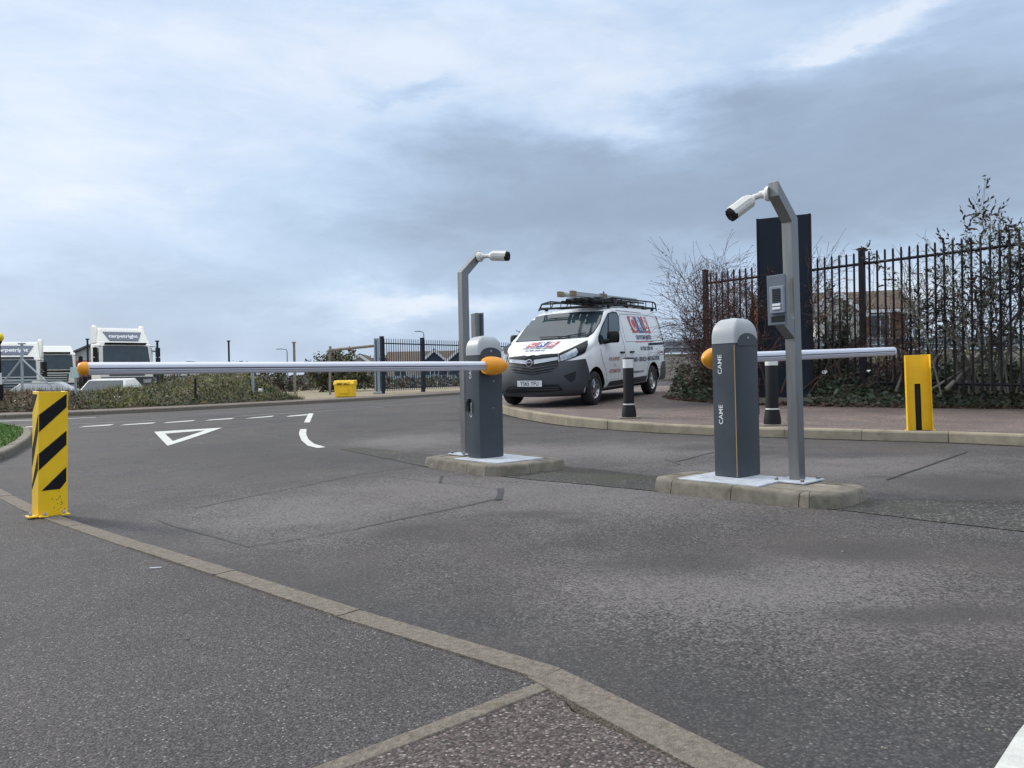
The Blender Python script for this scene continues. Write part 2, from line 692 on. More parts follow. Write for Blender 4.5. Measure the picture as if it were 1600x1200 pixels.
M_soil = mat('soil', (.10, .085, .055), .95, var=.4, scale=3, bump=.6, bscale=20, dirt=(.07, .08, .035), dirt_amt=.7)
M_dust = mat('dry_grass_soil', (.24, .20, .13), .95, var=.3, scale=4, bump=.4, bscale=30, dirt=(.16, .15, .08), dirt_amt=.7)
M_lawn = mat('lawn_soil', (.07, .11, .025), .95, var=.2, scale=4, bump=.5, bscale=80)
M_lawn_leaf = mat('grass_blade', (.10, .19, .035), .75, var=.35, scale=5)
M_steel = mat('brushed_stainless_steel', (.25, .25, .245), .42, 1.0, var=.10, scale=5, bump=.10, bscale=60, stretch=(9, 9, .6))
M_white = mat('white_paint', (.74, .74, .73), .35, var=.04, scale=5, coat=.15)
M_camwhite = mat('camera_white_plastic', (.72, .71, .66), .4, var=.05, scale=10)
M_black = mat('black_plastic', (.013, .0135, .015), .6, var=.2, scale=8, spec=.25)
M_dark = mat('charcoal_paint', (.042, .054, .065), .42, var=.08, scale=4, bump=.05, bscale=400, dirt=(.115, .118, .115), dirt_amt=.28)
M_cap = mat('light_grey_cover', (.40, .425, .44), .42, var=.04, scale=5)
M_orange = mat('orange_plastic', (.85, .33, .012), .35, var=.06, scale=12)
M_trim = mat('orange_trim', (.36, .22, .09), .5)
M_boom = mat('white_aluminium_boom', (.72, .73, .80), .35, .25, var=.03, scale=3)
M_groove = mat('boom_groove', (.10, .085, .11), .5)
M_yellow = mat('yellow_guard_paint', (.93, .575, .008), .40, var=.05, scale=7, dirt=(.72, .38, .01), dirt_amt=.3, coat=.1)
M_blk = mat('black_paint', (.010, .010, .011), .6, var=.2, spec=.2)
M_letter = mat('white_lettering', (.75, .76, .76), .5, var=.02)
M_chrome = mat('silver_metal', (.55, .55, .56), .3, 1.0, var=.05)
M_zinc = mat('galvanised_steel', (.36, .40, .42), .45, .6, var=.15, scale=18)
M_fence = mat('black_railing_paint', (.016, .014, .018), .6, var=.2, scale=9, spec=.2)
M_gate = mat('dark_blue_railing_paint', (.018, .026, .042), .6, var=.2, scale=9, spec=.2)
M_totem = mat('dark_sign_back', (.010, .015, .026), .5, var=.15, scale=3, spec=.25)
M_panel = mat('blue_grey_panel', (.115, .135, .165), .5, var=.06, scale=9)
M_module = mat('blue_grey_module', (.21, .24, .29), .45, var=.06, scale=9)
M_glass = mat('dark_glass', (.024, .040, .050), .06, var=.3, scale=2.5, spec=.65)
M_rubber = mat('tyre_rubber', (.02, .02, .021), .8, var=.2, scale=14)
M_bump = mat('grey_bumper_plastic', (.046, .051, .057), .55, var=.08, scale=6)
M_grille = mat('black_grille_plastic', (.013, .014, .016), .5, spec=.3)
M_vanwhite = mat('van_white_paint', (.80, .81, .82), .28, var=.04, scale=2, coat=.3, dirt=(.62, .60, .56), dirt_amt=.2)
M_seam = mat('panel_gap', (.10, .105, .11), .7)
M_red = mat('red_vinyl', (.50, .055, .05), .4)
M_redpale = mat('faded_red_vinyl', (.45, .16, .15), .5)
M_blue = mat('blue_vinyl', (.045, .075, .28), .4)
M_navytext = mat('dark_blue_vinyl', (.05, .065, .12), .4)
M_lamp = mat('headlight_glass', (.42, .45, .48), .12, .55, var=.5, scale=16)
M_bark = mat('twig_bark', (.060, .043, .034), .9, var=.35, scale=3)
M_redbark = mat('reddish_twig_bark', (.070, .034, .027), .9, var=.35, scale=3)
M_greybark = mat('grey_branch_bark', (.15, .135, .11), .9, var=.35, scale=3)
M_leafd = mat('dark_green_leaf', (.052, .080, .034), .55, var=.5, scale=2.2)
M_leafg = mat('grey_green_leaf', (.115, .14, .105), .6, var=.5, scale=3)
M_leafo = mat('olive_leaf', (.150, .150, .038), .6, var=.5, scale=1.6)
M_leafr = mat('russet_leaf', (.13, .068, .048), .7, var=.45, scale=1.5)
M_leafb = mat('brown_seed_head', (.035, .022, .020), .85, var=.4, scale=4)
M_leafy = mat('yellow_green_leaf', (.15, .15, .05), .6, var=.4, scale=2)
M_straw = mat('dry_stalk', (.26, .21, .13), .85, var=.3, scale=3)

# ------------------------------------------------------------------ ground, roads, pavements
vs, fs = [], []
gmb = MB()
xs = [-2500, -900, -400, -200, -120, -80, -60] + list(range(-44, 48, 4)) + [60, 80, 120, 200, 400, 900, 2500]
ys = [-60, -30, -12, -4] + list(range(0, 64, 3)) + [70, 90, 120, 170, 260, 450, 900, 2500]
gv = [(x, y, T(x, min(y, 60)) - .10) for y in ys for x in xs]
nx = len(xs)
gmb.add(gv, [(j * nx + i, j * nx + i + 1, (j + 1) * nx + i + 1, (j + 1) * nx + i) for j in range(len(ys) - 1) for i in range(nx - 1)])
gmb.build('ground', M_soil)['kind'] = 'structure'

P2 = lambda px, py, dz=0: gp(px, py, dz).xy
# far edge of the main road, left to right, then climbing towards the bridge
FAR = [Vector((-40, 13.5)), Vector((-22, 15.6))] + [P2(*q) for q in ((0, 655), (100, 650.5), (200, 646), (300, 641), (400, 635.5), (500, 630), (600, 624.5), (680, 619.5))]
FAR += [Vector((-1.2, 31)), Vector((2.5, 34.5)), Vector((9, 37.5)), Vector((22, 40)), Vector((40, 41))]
FAR = smoothline(FAR, 1)
roadpoly = [Vector((40, -3)), *FAR[::-1], Vector((-40, -3))]
road_o = sheet('road', roadpoly, 0, M_road, 1.1)

# near left footway and its flush kerb
NEARK = smoothline([Vector((-12, 8.9)), Vector((-8, 8.0)), P2(-160, 735), P2(-60, 748), P2(0, 761), P2(40, 787), P2(100, 811), P2(215, 849), P2(400, 906), P2(560, 957), P2(720, 1007), P2(885, 1052)], 1)
CORNER = NEARK[-1]
_k = P2(1208, 1200, .06)
NEARK2 = [CORNER, P2(960, 1083, .04), P2(1060, 1128, .055), _k, _k + (_k - P2(1060, 1128, .055)).normalized() * 3.2]
top1 = lambda p: .022
kerb('kerb', NEARK, .115, top1, .9, M_kerb, side=-1)['kind'] = 'structure'
top2 = lambda p: .022 + .05 * ss(0, .9, (p - CORNER).length)
kerb('kerb', NEARK2, .13, top2, .9, M_kerb, side=-1)['kind'] = 'structure'


def offset(line, d):
    out = []
    for i, p in enumerate(line):
        t = (line[min(i + 1, len(line) - 1)] - line[max(i - 1, 0)]).normalized()
        out.append(p + Vector((-t.y, t.x)) * d)
    return out


e0, e1 = P2(862, 1066, .02), P2(500, 1205, .02)
ed = (e1 - e0).normalized()
e2 = e0 + ed * 3.2
en = Vector((-ed.y, ed.x))
inner1 = offset(NEARK, -.11)
inner2 = offset(NEARK2, -.125)
sheet('pavement', [p for p in inner1] + [e0 + en * .0, e2, Vector((-12, -1.5))], .015, M_pave, .9)
sheet('pavement', [e0, *inner2[1:], Vector((.2, -2.2)), e2], .016, M_pave2, .5, hf=lambda x, y: T(x, y) + .047 * ss(0, .9, (Vector((x, y)) - CORNER).length) * ss(.0, .4, abs((Vector((x, y)) - e0).dot(en))))
emb = MB()
L = (e2 - e0).length
d = .02
while d < L - .9:
    a, b = e0 + ed * d, e0 + ed * (d + .905)
    emb.prism([(0, -.026), (.905, -.026), (.905, .026), (0, .026)], -.08, .021 + random.uniform(-.002, .002), ((a.x, a.y, 0), (ed.x, ed.y, 0), (en.x, en.y, 0), (0, 0, 1)))
    d += .912
emb.build('kerb_edging', M_kerb, None, bevel=.004)['kind'] = 'structure'

# grass verge at the left edge with its kerb
GV = smoothline([Vector((-9.5, 9.3)), P2(-90, 738), P2(-10, 727), P2(24, 709), P2(46, 695), P2(52, 683), P2(44, 674), P2(0, 668), Vector((-12, 14.2)), Vector((-30, 13))], 1)
kerb('kerb', GV, .12, lambda p: .10, .9, M_mosskerb, side=1)['kind'] = 'structure'
gin = offset(GV, .12)
sheet('grass_verge', gin + [Vector((-30, 9))], .09, M_lawn, .6)
gl = MB()
for i in range(16000):
    x, y = random.uniform(-11.5, -6.3), random.uniform(9, 14.5)
    if not inside(gin + [Vector((-30, 9))], x, y):
        continue
    an, h = random.uniform(0, 2 * pi), random.uniform(.03, .065)
    dx, dy = cos(an) * .012, sin(an) * .012
    lx, ly = random.uniform(-.03, .03), random.uniform(-.03, .03)
    z = T(x, y) + .085
    gl.add([(x - dx, y - dy, z), (x + dx, y + dy, z), (x + lx, y + ly, z + h)], [(0, 1, 2)])
tag(gl.build('grass', M_lawn_leaf, None, smooth=0), 'short green lawn grass on the verge at the left edge', 'grass', kind='stuff')

# right footway with raised kerb
RK = smoothline([Vector((9, 7.3)), P2(1700, 703), P2(1600, 697), P2(1450, 690.5), P2(1300, 687), P2(1200, 683.5), P2(1100, 680), P2(1000, 675), P2(900, 667.5), P2(850, 661), P2(810, 653.5), P2(786, 647),
                 P2(770, 641), P2(766, 635), P2(785, 629)], 1)
RKB = smoothline([RK[-1], P2(850, 622), P2(930, 617), P2(1045, 611), P2(1120, 607), Vector((14, 26)), Vector((26, 27))], 1)
rise = lambda y: .035 * ss(10, 13, y)
kerb('kerb', RK, .13, lambda p: .125 + rise(p.y), .915, M_kerb2, side=-1)['kind'] = 'structure'
kerb('kerb', RKB, .13, lambda p: .125 + rise(p.y), .915, M_kerb2, side=-1)['kind'] = 'structure'
rpoly = offset(RK, -.12) + offset(RKB, -.12)[1:] + [Vector((26, 5))]
sheet('pavement', rpoly, .118, M_pave3, .8, hf=lambda x, y: T(x, y) + rise(y))
# gutter grime line at the foot of the right kerb


def grime(line, off, w, dz=.006):
    ln = walk(offset(line, off), .07)
    mb = MB()
    vs = []
    for i, p in enumerate(ln):
        t = (ln[min(i + 1, len(ln) - 1)] - ln[max(i - 1, 0)]).normalized()
        nn = Vector((-t.y, t.x))
        a = w * (.35 + 1.1 * abs(mnoise.noise(Vector((p.x * 2.1, p.y * 2.1, 5)))) + .3 * random.random())
        for s_ in (-.03, a):
            q = p + nn * s_
            vs.append((q.x, q.y, T(q.x, q.y) + dz))
    mb.add(vs, [(2 * i, 2 * i + 1, 2 * i + 3, 2 * i + 2) for i in range(len(ln) - 1)])
    o = mb.build('gutter_moss', M_moss, None, smooth=0)
    o['kind'] = 'structure'


M_moss = tarmac('mossy_grit', [(0, (.018, .018, .014)), (.6, (.040, .039, .026)), (.9, (.085, .080, .055)), (1, (.22, .20, .16))], scale=120, bump=.8)
grime(RK, .0, .05)
# far footway, kerb and verge
kerb('kerb', FAR, .13, lambda p: .10, .915, M_kerb, side=1)['kind'] = 'structure'
farback = offset(FAR, 1.5)
sheet('pavement', offset(FAR, .12) + farback[::-1], .095, M_pave3, 1.0)
sheet('yard_ground', farback + [Vector((60, 60)), Vector((-60, 60)), Vector((-60, 16))], .085, M_dust, 2.2)


# ------------------------------------------------------------------ markings and surface joints
def stripes(name, polys, dz, m, step=.6):
    mb = MB()
    for poly in polys:
        pts = [P2(*q) for q in poly]
        vs, fs = fill(pts, step)
        mb.add([(p.x, p.y, T(p.x, p.y) + dz) for p in vs], fs)
    o = mb.build(name, m, None, smooth=0)
    o['kind'] = 'structure'
    return o


def ribbon(a, b, w, n=6, jit=0.0):
    a, b = Vector(a), Vector(b)
    t = (b - a).normalized()
    nn = Vector((-t.y, t.x))
    pts = [a.lerp(b, i / n) + nn * random.uniform(-jit, jit) for i in range(n + 1)]
    return pts, nn


def strips(name, segs, dz, m):
    mb = MB()
    for (a, b, w, jit) in segs:
        A, B = P2(*a), P2(*b)
        n = max(2, int((B - A).length / .25))
        pts, nn = ribbon(A, B, w, n, jit)
        vs = []
        for p in pts:
            ww = w * random.uniform(.7, 1.2) if jit else w
            for sgn in (-1, 1):
                q = p + nn * ww * .5 * sgn
                vs.append((q.x, q.y, T(q.x, q.y) + dz))
        mb.add(vs, [(2 * i, 2 * i + 1, 2 * i + 3, 2 * i + 2) for i in range(len(pts) - 1)])
    o = mb.build(name, m, None, smooth=0)
    o['kind'] = 'structure'
    return o


tri_o = [(241, 675), (347, 668.6), (262, 697)]
tri = [((241, 675), (347, 668.6), (320, 672.8), (258, 678)), ((258, 678), (270, 689.5), (262, 697), (241, 675)), ((270, 689.5), (320, 672.8), (347, 668.6), (262, 697))]
stripes('road_marking', tri, .005, M_mark)
dash = [((21, 669.2), (30, 667.6), (58, 666), (52, 667.6)), ((122, 668), (132, 666.4), (179, 663), (172, 665)), ((187, 665), (196, 663.4), (244, 660.2), (238, 662)), ((254, 661.6), (262, 660), (306, 656.6), (300, 658.4)),
        ((320, 657.6), (328, 656), (367, 653.2), (361, 655)), ((383, 654.6), (392, 653), (429, 649.8), (424, 651.6)), ((447, 651.6), (452, 650), (482, 647.2), (479, 649.2)),
        ((475, 660.4), (484, 660.4), (490, 646), (482, 646.4)),
        ((469, 671), (479, 670.6), (478.5, 679), (482, 687), (491, 694), (509, 699.2), (496, 700.6), (481, 697), (471, 688.5), (467, 678))]
stripes('road_marking', dash, .005, M_mark)
corner_line = [((1700, 1010), (1588, 1150), (1540, 1225), (1700, 1260))]
stripes('road_marking', corner_line, .005, M_mark)
strips('road_marking', [((-60, 660.5), (55, 656.6), .16, 0), ((55, 656.6), (150, 652.4), .13, 0)], .005, M_mark)
strips('road_marking', [((100, 663.6), (180, 660), .07, 0), ((180, 660), (255, 656.4), .05, 0), ((366, 651), (480, 644), .06, 0), ((480, 644), (600, 637), .05, 0),
                        ((414, 642.4), (504, 637.6), .05, 0), ((302, 647.8), (412, 642.6), .05, 0), ((560, 637), (640, 632), .05, 0), ((640, 632), (722, 627), .06, 0), ((20, 665), (55, 663), .06, 0)], .005, M_mark_old)
strips('surface_joint', [((385, 856), (560, 826), .009, .012), ((560, 826), (680, 801), .012, .012), ((680, 801), (782, 779), .013, .012), ((782, 764), (779, 782), .05, .006), ((612, 746), (782, 765), .006, .008), ((240, 812), (385, 856), .006, .014),
                         ((690, 744), (687, 755), .02, .004), ((1385, 750), (1512, 706), .020, .012), ((1055, 722), (1115, 707), .016, .008), ((1040, 718), (1063, 727), .012, .008), ((1355, 745), (1415, 746), .012, .006), ((500, 690), (725, 668), .012, .01),
                         ((1095, 698), (1300, 700), .008, .01), ((300, 795), (560, 742), .010, .012), ((560, 742), (660, 728), .010, .01)], .006, M_joint)
# strip of older mossy tarmac along the line of the two islands
old = [lane(-8.6, 4.42), lane(-6.2, 4.08), lane(-4.9, 4.12), lane(-3.6, 4.33), lane(-2.2, 4.48), lane(-1.2, 4.5), lane(.8, 4.5), lane(.8, 5.75), lane(-1.6, 5.55), lane(-2.3, 5.02), lane(-3.6, 4.98), lane(-4.9, 4.98), lane(-6.3, 4.85), lane(-8.6, 4.7)]
old = [p.xy for p in old]
old2 = []
for i, p in enumerate(old):
    q = old[(i + 1) % len(old)]
    k = max(1, int((q - p).length / .12))
    for j in range(k):
        old2.append(p.lerp(q, j / k) + Vector((random.uniform(-.012, .012), random.uniform(-.012, .012))))
sheet('road_strip', old2, .004, M_road2, .5)


# ------------------------------------------------------------------ traffic islands
ISL = .09
RZ = atan2(NL.y, NL.x)          # local x = across the lane (NL), local y = along the island (NR)


def island(label, s0, s1, c0, c1, skew, pads):
    o = lane((s0 + s1) / 2, (c0 + c1) / 2)
    t = thing('traffic_island', label, 'traffic island', (o.x, o.y, 0), RZ + skew, 'traffic islands between the lanes')
    hx, hy, r = (c1 - c0) / 2, (s1 - s0) / 2, .17
    out = []
    for (cx, cy, a0) in ((hx - r, hy - r, 0), (-hx + r, hy - r, 90), (-hx + r, -hy + r, 180), (hx - r, -hy + r, 270)):
        for k in range(7):
            a = radians(a0 + 15 * k)
            out.append(Vector((cx + r * cos(a), cy + r * sin(a))))
    out.append(out[0].copy())
    ln = walk(out, .155)
    ln.append(out[0].copy())
    mb = MB()
    n = len(ln)
    cuts = set(range(0, n, 3))

    def nrm(i):
        a, b = ln[max(i - 1, 0)], ln[min(i + 1, n - 1)]
        if i in (0, n - 1):
            a, b = ln[-2], ln[1]
        d = (b - a).normalized()
        return Vector((-d.y, d.x))
    for i in range(n - 1):
        a, b = ln[i], ln[i + 1]
        d = (b - a)
        if d.length < .01:
            continue
        d.normalize()
        ga = .003 if i in cuts else 0
        gb_ = .003 if (i + 1) in cuts else 0
        a2, b2 = a + d * ga, b - d * gb_
        jit = 0
        vs = []
        sec = [(-.01, -.05), (0, .004), (.012, ISL - .022), (.017, ISL - .010), (.028, ISL - .002), (.040, ISL), (.15, ISL), (.15, -.05)]
        for p, nn in ((a2, nrm(i)), (b2, nrm(i + 1))):
            for (w, z) in sec:
                vs.append((p.x + nn.x * w, p.y + nn.y * w, z))
        m = len(sec)
        fs = [(k, (k + 1) % m, m + (k + 1) % m, m + k) for k in range(m)]
        if ga:
            fs.append(tuple(range(m))[::-1])
        if gb_:
            fs.append(tuple(range(m, 2 * m)))
        mb.add(vs, fs)
    mb.build('kerb_stones', M_mosskerb, t, smooth=35)
    mb = MB()
    inn = [p + nrm(i) * .145 for i, p in enumerate(ln[:-1])]
    mb.prism([(p.x, p.y) for p in inn], -.05, ISL - .003, ((0, 0, 0), (1, 0, 0), (0, 1, 0), (0, 0, 1)))
    mb.build('top_slab', M_islandtop, t, smooth=0)
    for (x, y, w, l, an) in pads:
        mb = MB()
        Rm = Matrix.Rotation(an, 3, 'Z')
        mb.box((x, y, ISL + .002), (w, l, .012), Rm)
        mb.build('mounting_pad', M_pad, t, bevel=.003)
    return t


isl1 = island('smaller mossy concrete island under the barrier cabinet nearest the van', -6.30, -5.02, 4.06, 4.93, radians(-2), [(.02, .12, .56, .62, .05)])
isl2 = island('longer mossy concrete island carrying the front lettered cabinet and the intercom post', -3.70, -2.30, 4.36, 5.0, radians(5), [(-.03, -.15, .5, .62, -.03)])


# ------------------------------------------------------------------ lifting barriers
def rrect(w, h, r, k=4):
    out = []
    for (cx, cy, a0) in ((w / 2 - r, h / 2 - r, 0), (-w / 2 + r, h / 2 - r, 90), (-w / 2 + r, -h / 2 + r, 180), (w / 2 - r, -h / 2 + r, 270)):
        for i in range(k + 1):
            a = radians(a0 + 90 * i / k)
            out.append((cx + r * cos(a), cy + r * sin(a)))
    return out


CW, CD, CH, DOME = .275, .205, .965, .185      # cabinet across (x), along (y), height of the straight part, dome


def barrier(label, loc, rz, L, lean, orange_end, tilt=0.0):
    t = thing('lifting_barrier', label, 'barrier', loc, 0, 'lifting barriers', rot=(0, lean, rz))
    mb = MB()
    fr = ((0, 0, 0), (1, 0, 0), (0, 1, 0), (0, 0, 1))
    mb.prism(rrect(CW, CD, .010, 3), .012, CH, fr)
    mb.prism(rrect(CW - .02, CD - .02, .008, 2), 0, .012, fr)
    mb.build('cabinet', M_dark, t, smooth=40)
    # domed lid
    mb = MB()
    ring = rrect(CW + .008, CD + .008, .024, 5)
    prof = [(1.0, 0), (1.0, .035)] + [((1 - (k / 12) ** 2.3) ** (1 / 2.5) if k < 12 else 0.02, .035 + (DOME - .035) * (k / 12)) for k in range(1, 13)]
    vs, fs = [], []
    n = len(ring)
    for (sc, z) in prof:
        sx = sc
        sy = .25 * 1 + .75 * sc if sc > .5 else sc * 1.25
        vs += [(x * sx, y * min(1, sy), CH + z) for x, y in ring]
    for i in range(len(prof) - 1):
        fs += [(i * n + k, i * n + (k + 1) % n, (i + 1) * n + (k + 1) % n, (i + 1) * n + k) for k in range(n)]
    fs += [tuple(range(n))[::-1], tuple(range((len(prof) - 1) * n, len(prof) * n))]
    mb.add(vs, fs)
    mb.build('lid', M_cap, t, smooth=50)
    for sg in (1, -1):          # arched end panels reaching up into the lid, each with its lock
        mb = MB()
        arc = [(-CW / 2 + .014, -.02), (CW / 2 - .014, -.02)] + [((CW / 2 - .014) * cos(radians(a)), .070 * sin(radians(a))) for a in range(0, 181, 10)]
        mb.prism(arc, 0, .0075, ((0, sg * CD / 2, CH), (-sg, 0, 0), (0, 0, 1), (0, sg, 0)))
        e = mb.build('arched_panel', M_dark, t, smooth=30)
        mb = MB()
        mb.lathe([(.009, 0), (.009, .003), (.006, .004)], 12, Matrix.Rotation(radians(-90 * sg), 3, 'X'), (0, sg * (CD / 2 + .0075), CH + .035))
        mb.build('lock', M_chrome, e)
    mb = MB()
    for x0 in (-1, ):
        mb.box((x0 * (CW / 2 + .0005), -CD / 2 + .014, CH / 2), (.003, .006, CH - .03))
    mb.build('orange_trim_strip', M_trim, t)
    for sg in (1, -1):
        for zc in (.815, .455):
            mb = MB()
            put_text(mb, 'CAME', .047, (sg * (CW / 2 + .0008), sg * -.034, zc), (0, 0, 1), (0, -sg, 0), sx=1.14, bold=.0003)
            mb.build('lettering', M_letter, t, smooth=0)
    mb = MB()
    mb.box((CW / 2 + .012, -.065, .50), (.026, .05, .12))
    mb.box((CW / 2 + .026, -.065, .52), (.008, .03, .05))
    mb.build('release_handle', M_black, t, bevel=.004)
    mb = MB()
    mb.lathe([(.006, 0), (.006, .002)], 10, Matrix.Rotation(radians(-90), 3, 'X'), (-.03, CD / 2 + .0003, .72))
    mb.build('screw', M_chrome, t)
    mb = MB()
    mb.lathe([(.005, 0), (.005, .002)], 10, Matrix.Rotation(radians(-90), 3, 'X'), (-.02, CD / 2 + .0003, .47))
    mb.build('screw', M_chrome, t)
    # boom and its egg-shaped hub
    by, bz = CD / 2 + .075, .862
    mb = MB()
    Ry = Matrix.Rotation(radians(90), 3, 'Y')
    prof = [(.060, .105), (.082, .10), (.094, .075), (.099, .03), (.097, -.02), (.088, -.065), (.070, -.105), (.046, -.138), (.022, -.158), (.004, -.165)]
    mb.lathe([(r_ * .88, h_) for r_, h_ in prof[::-1]], 32, Ry, (.03, by, bz))
    mb.build('boom_hub', M_orange, t, smooth=50)
    mb = MB()
    mb.lathe([(.055, -.08), (.055, 0)], 20, Matrix.Rotation(radians(-90), 3, 'X'), (0, by, bz))
    mb.build('hub_shaft', M_black, t)
    mb = MB()
    sec = rrect(.062, .082, .028, 6)
    mb.prism(sec, .07, L, ((0, by, bz), (0, 1, 0), (0, 0, 1), (1, 0, 0)))
    bo = mb.build('boom', M_boom, t, smooth=40, bevel=0)
    pv = Matrix.Translation((0, by, bz))
    bo.matrix_local = pv @ Matrix.Rotation(-tilt, 4, 'Y') @ pv.inverted()
    mb = MB()
    for sg in (1, -1):
        mb.box(((L + .09) / 2, by + sg * .0312, bz - .001), (L - .13, .0016, .010))
        mb.box(((L + .09) / 2, by + sg * .0306, bz - .016), (L - .13, .0018, .004))
    mb.build('groove', M_groove, bo)
    mb = MB()
    if orange_end:
        prof = [(.042, -.014), (.0435, .0), (.042, .016), (.036, .030), (.025, .040), (.010, .045)]
        mb.lathe(prof, 24, Ry, (L, by, bz))
        e = mb.build('end_cap', M_orange, bo, smooth=50)
    else:
        vs, fs = [], []
        n = len(sec)
        for (k, x) in ((1.02, -.03), (1.02, 0), (.93, .016), (.7, .028), (.3, .033)):
            vs += [(L + x, by + a * k, bz + b * k) for a, b in sec]
        for i in range(4):
            fs += [(i * n + q, i * n + (q + 1) % n, (i + 1) * n + (q + 1) % n, (i + 1) * n + q) for q in range(n)]
        fs.append(tuple(range(4 * n, 5 * n)))
        mb.add(vs, fs)
        mb.build('end_cap', M_boom, bo, smooth=50)
    return t


def cab_center(px, py):
    a = gp(px, py, ISL)
    return a - NL * CW / 2 - NR * CD / 2


c1_ = cab_center(751.5, 718)
c2_ = cab_center(1155, 749)
bar1 = barrier('dark grey barrier cabinet nearest the van, its boom reaching left to the striped guard', c1_, RZ, 3.385, 0.0, True)
bar2 = barrier('dark grey barrier cabinet facing us with CAME lettering, boom passing behind the intercom post', c2_, RZ + pi, 2.98, 0.0, False, .020)
bar2.rotation_euler = (0, 0, RZ + pi)


def lean_obj(o, ang):
    """tilt an upright thing about the view axis: positive leans to the right"""
    o.rotation_mode = 'QUATERNION'
    q = o.rotation_euler.to_quaternion()
    o.rotation_quaternion = Matrix.Rotation(ang, 3, 'Y').to_quaternion() @ q


lean_obj(bar2, -.007)


# ------------------------------------------------------------------ posts with intercom and camera
def bullet_camera(t, base, out, aim, length=.150):
    """white bullet camera: round base on the arm, jointed bracket, octagonal body with black front and hood"""
    out, aim, base = Vector(out).normalized(), Vector(aim).normalized(), Vector(base)
    mb = MB()
    R = out.to_track_quat('Z', 'Y').to_matrix()
    mb.lathe([(.050, 0), (.050, .014), (.044, .024), (.030, .030)], 24, R, base)
    j1 = base + out * .045
    mb.lathe([(.024, -.02), (.027, 0), (.024, .02)], 16, R, j1)
    back = j1 + out * .035 + aim * .025
    mb.tube([base + out * .02, j1, back, back + aim * .05], [.020, .020, .021, .026], 12)
    Rt = aim.cross(Vector((0, 0, 1))).normalized()
    up = Rt.cross(aim).normalized()
    mb.lathe([(.016, -.034), (.016, .034)], 14, Rt.to_track_quat('Z', 'Y').to_matrix(), j1)
    o = mb.build('camera_bracket', M_camwhite, t, smooth=40)
    st = back + aim * .045
    mb = MB()
    octo = [(.046 * 1.06 * cos(radians(22.5 + 45 * k)), .046 * 1.06 * sin(radians(22.5 + 45 * k))) for k in range(8)]
    mb.prism(octo, 0, length, (st, Rt, up, aim))
    mb.lathe([(.030, -.022), (.040, -.008), (.042, .002)], 20, aim.to_track_quat('Z', 'Y').to_matrix(), st)
    cbody = mb.build('camera_body', M_camwhite, t, smooth=30, bevel=.003)
    mb = MB()
    hood = [(x * 1.09, y * 1.09) for x, y in [(-.046, -.006), (-.046, .020), (-.022, .046), (.022, .046), (.046, .020), (.046, -.006), (.042, -.006), (.042, .018), (.020, .0425), (-.020, .0425), (-.042, .018), (-.042, -.006)]]
    mb.prism(hood, .02, length + .012, (st, Rt, up, aim))
    mb.build('sun_shield', M_camwhite, cbody, smooth=30)
    mb = MB()
    mb.prism([(x * .96, y * .96) for x, y in octo], length - .001, length + .030, (st, Rt, up, aim))
    mb.lathe([(.024, 0), (.024, .006), (.020, .004)], 20, aim.to_track_quat('Z', 'Y').to_matrix(), st + aim * (length + .028))
    mb.build('camera_front', M_blk, cbody, smooth=30)
    return o


def access_post(label, loc, rz, lean, aim, dz=0.0):
    t = thing('access_control_post', label, 'post', loc, rz, 'stainless access posts')
    h = .040
    zc = 1.79 + dz
    fr = ((0, 0, 0), (1, 0, 0), (0, 0, 1), (0, -1, 0))
    mb = MB()
    mb.prism([(-h, .012), (h, .012), (h, zc - .02), (h + .155, zc + .135), (h + .155, zc + .235), (-h, zc + .01)], -.038, .038, fr)
    mb.build('post', M_steel, t, smooth=0, bevel=.003)
    mb = MB()
    mb.prism([(h, .975 + dz), (h + .145, 1.075 + dz), (h + .145, 1.40 + dz), (h + .075, 1.40 + dz), (h + .075, 1.15 + dz), (h, 1.10 + dz)], -.036, .036, fr)
    mb.build('intercom_housing', M_steel, t, smooth=0, bevel=.002)
    x0 = h + .145
    mb = MB()
    mb.box((x0 + .006, 0, 1.235 + dz), (.012, .138, .335))
    pl = mb.build('intercom_panel', M_panel, t, smooth=0, bevel=.004)
    mb = MB()
    mb.box((x0 + .020, .012, 1.235 + dz), (.022, .104, .18))
    mb.build('intercom_module', M_module, pl, smooth=0, bevel=.004)
    mb = MB()
    mb.box((x0 + .0315, .012, 1.262 + dz), (.003, .060, .092))
    mb.build('speaker_grille', M_black, pl, smooth=0)
    mb = MB()
    for k in range(8):
        mb.box((x0 + .0335, .012, 1.222 + dz + .0115 * k), (.003, .058, .004))
    mb.build('grille_slats', M_dark, pl, smooth=0)
    for k in range(2):
        mb = MB()
        mb.box((x0 + .034, .012, 1.200 + dz - .023 * k), (.008, .058, .015))
        mb.build('call_button', M_letter, pl, smooth=0, bevel=.002)
    mb = MB()
    mb.box((x0 + .0125, .008, 1.108 + dz), (.006, .10, .04))
    mb.build('card_slot', M_black, pl, smooth=0, bevel=.002)
    mb = MB()
    mb.box((.0, .0, .008), (.27, .25, .012))
    bp = mb.build('base_plate', M_pad, t, smooth=0, bevel=.003)
    for sx in (-1, 1):
        for sy in (-1, 1):
            mb = MB()
            mb.lathe([(.013, 0), (.013, .012), (.008, .020)], 6, None, (sx * .105, sy * .095, .014))
            mb.build('bolt', M_steel, bp, smooth=0)
    bullet_camera(t, (h + .135, -.042, zc + .165), (.25, -1, .05), aim)
    return t


loc2 = gp(1246, 752, ISL)
loc1 = gp(729, 710, ISL)
post2 = access_post('stainless intercom post on the nearer island with a white camera aimed down to the left', loc2, RZ, 0, (.76, -.42, -.60))
post1 = access_post('stainless camera post standing behind the barrier cabinet nearest the van', loc1, RZ + pi, 0, (.45, -.90, -.10))
lean_obj(post2, -.013)


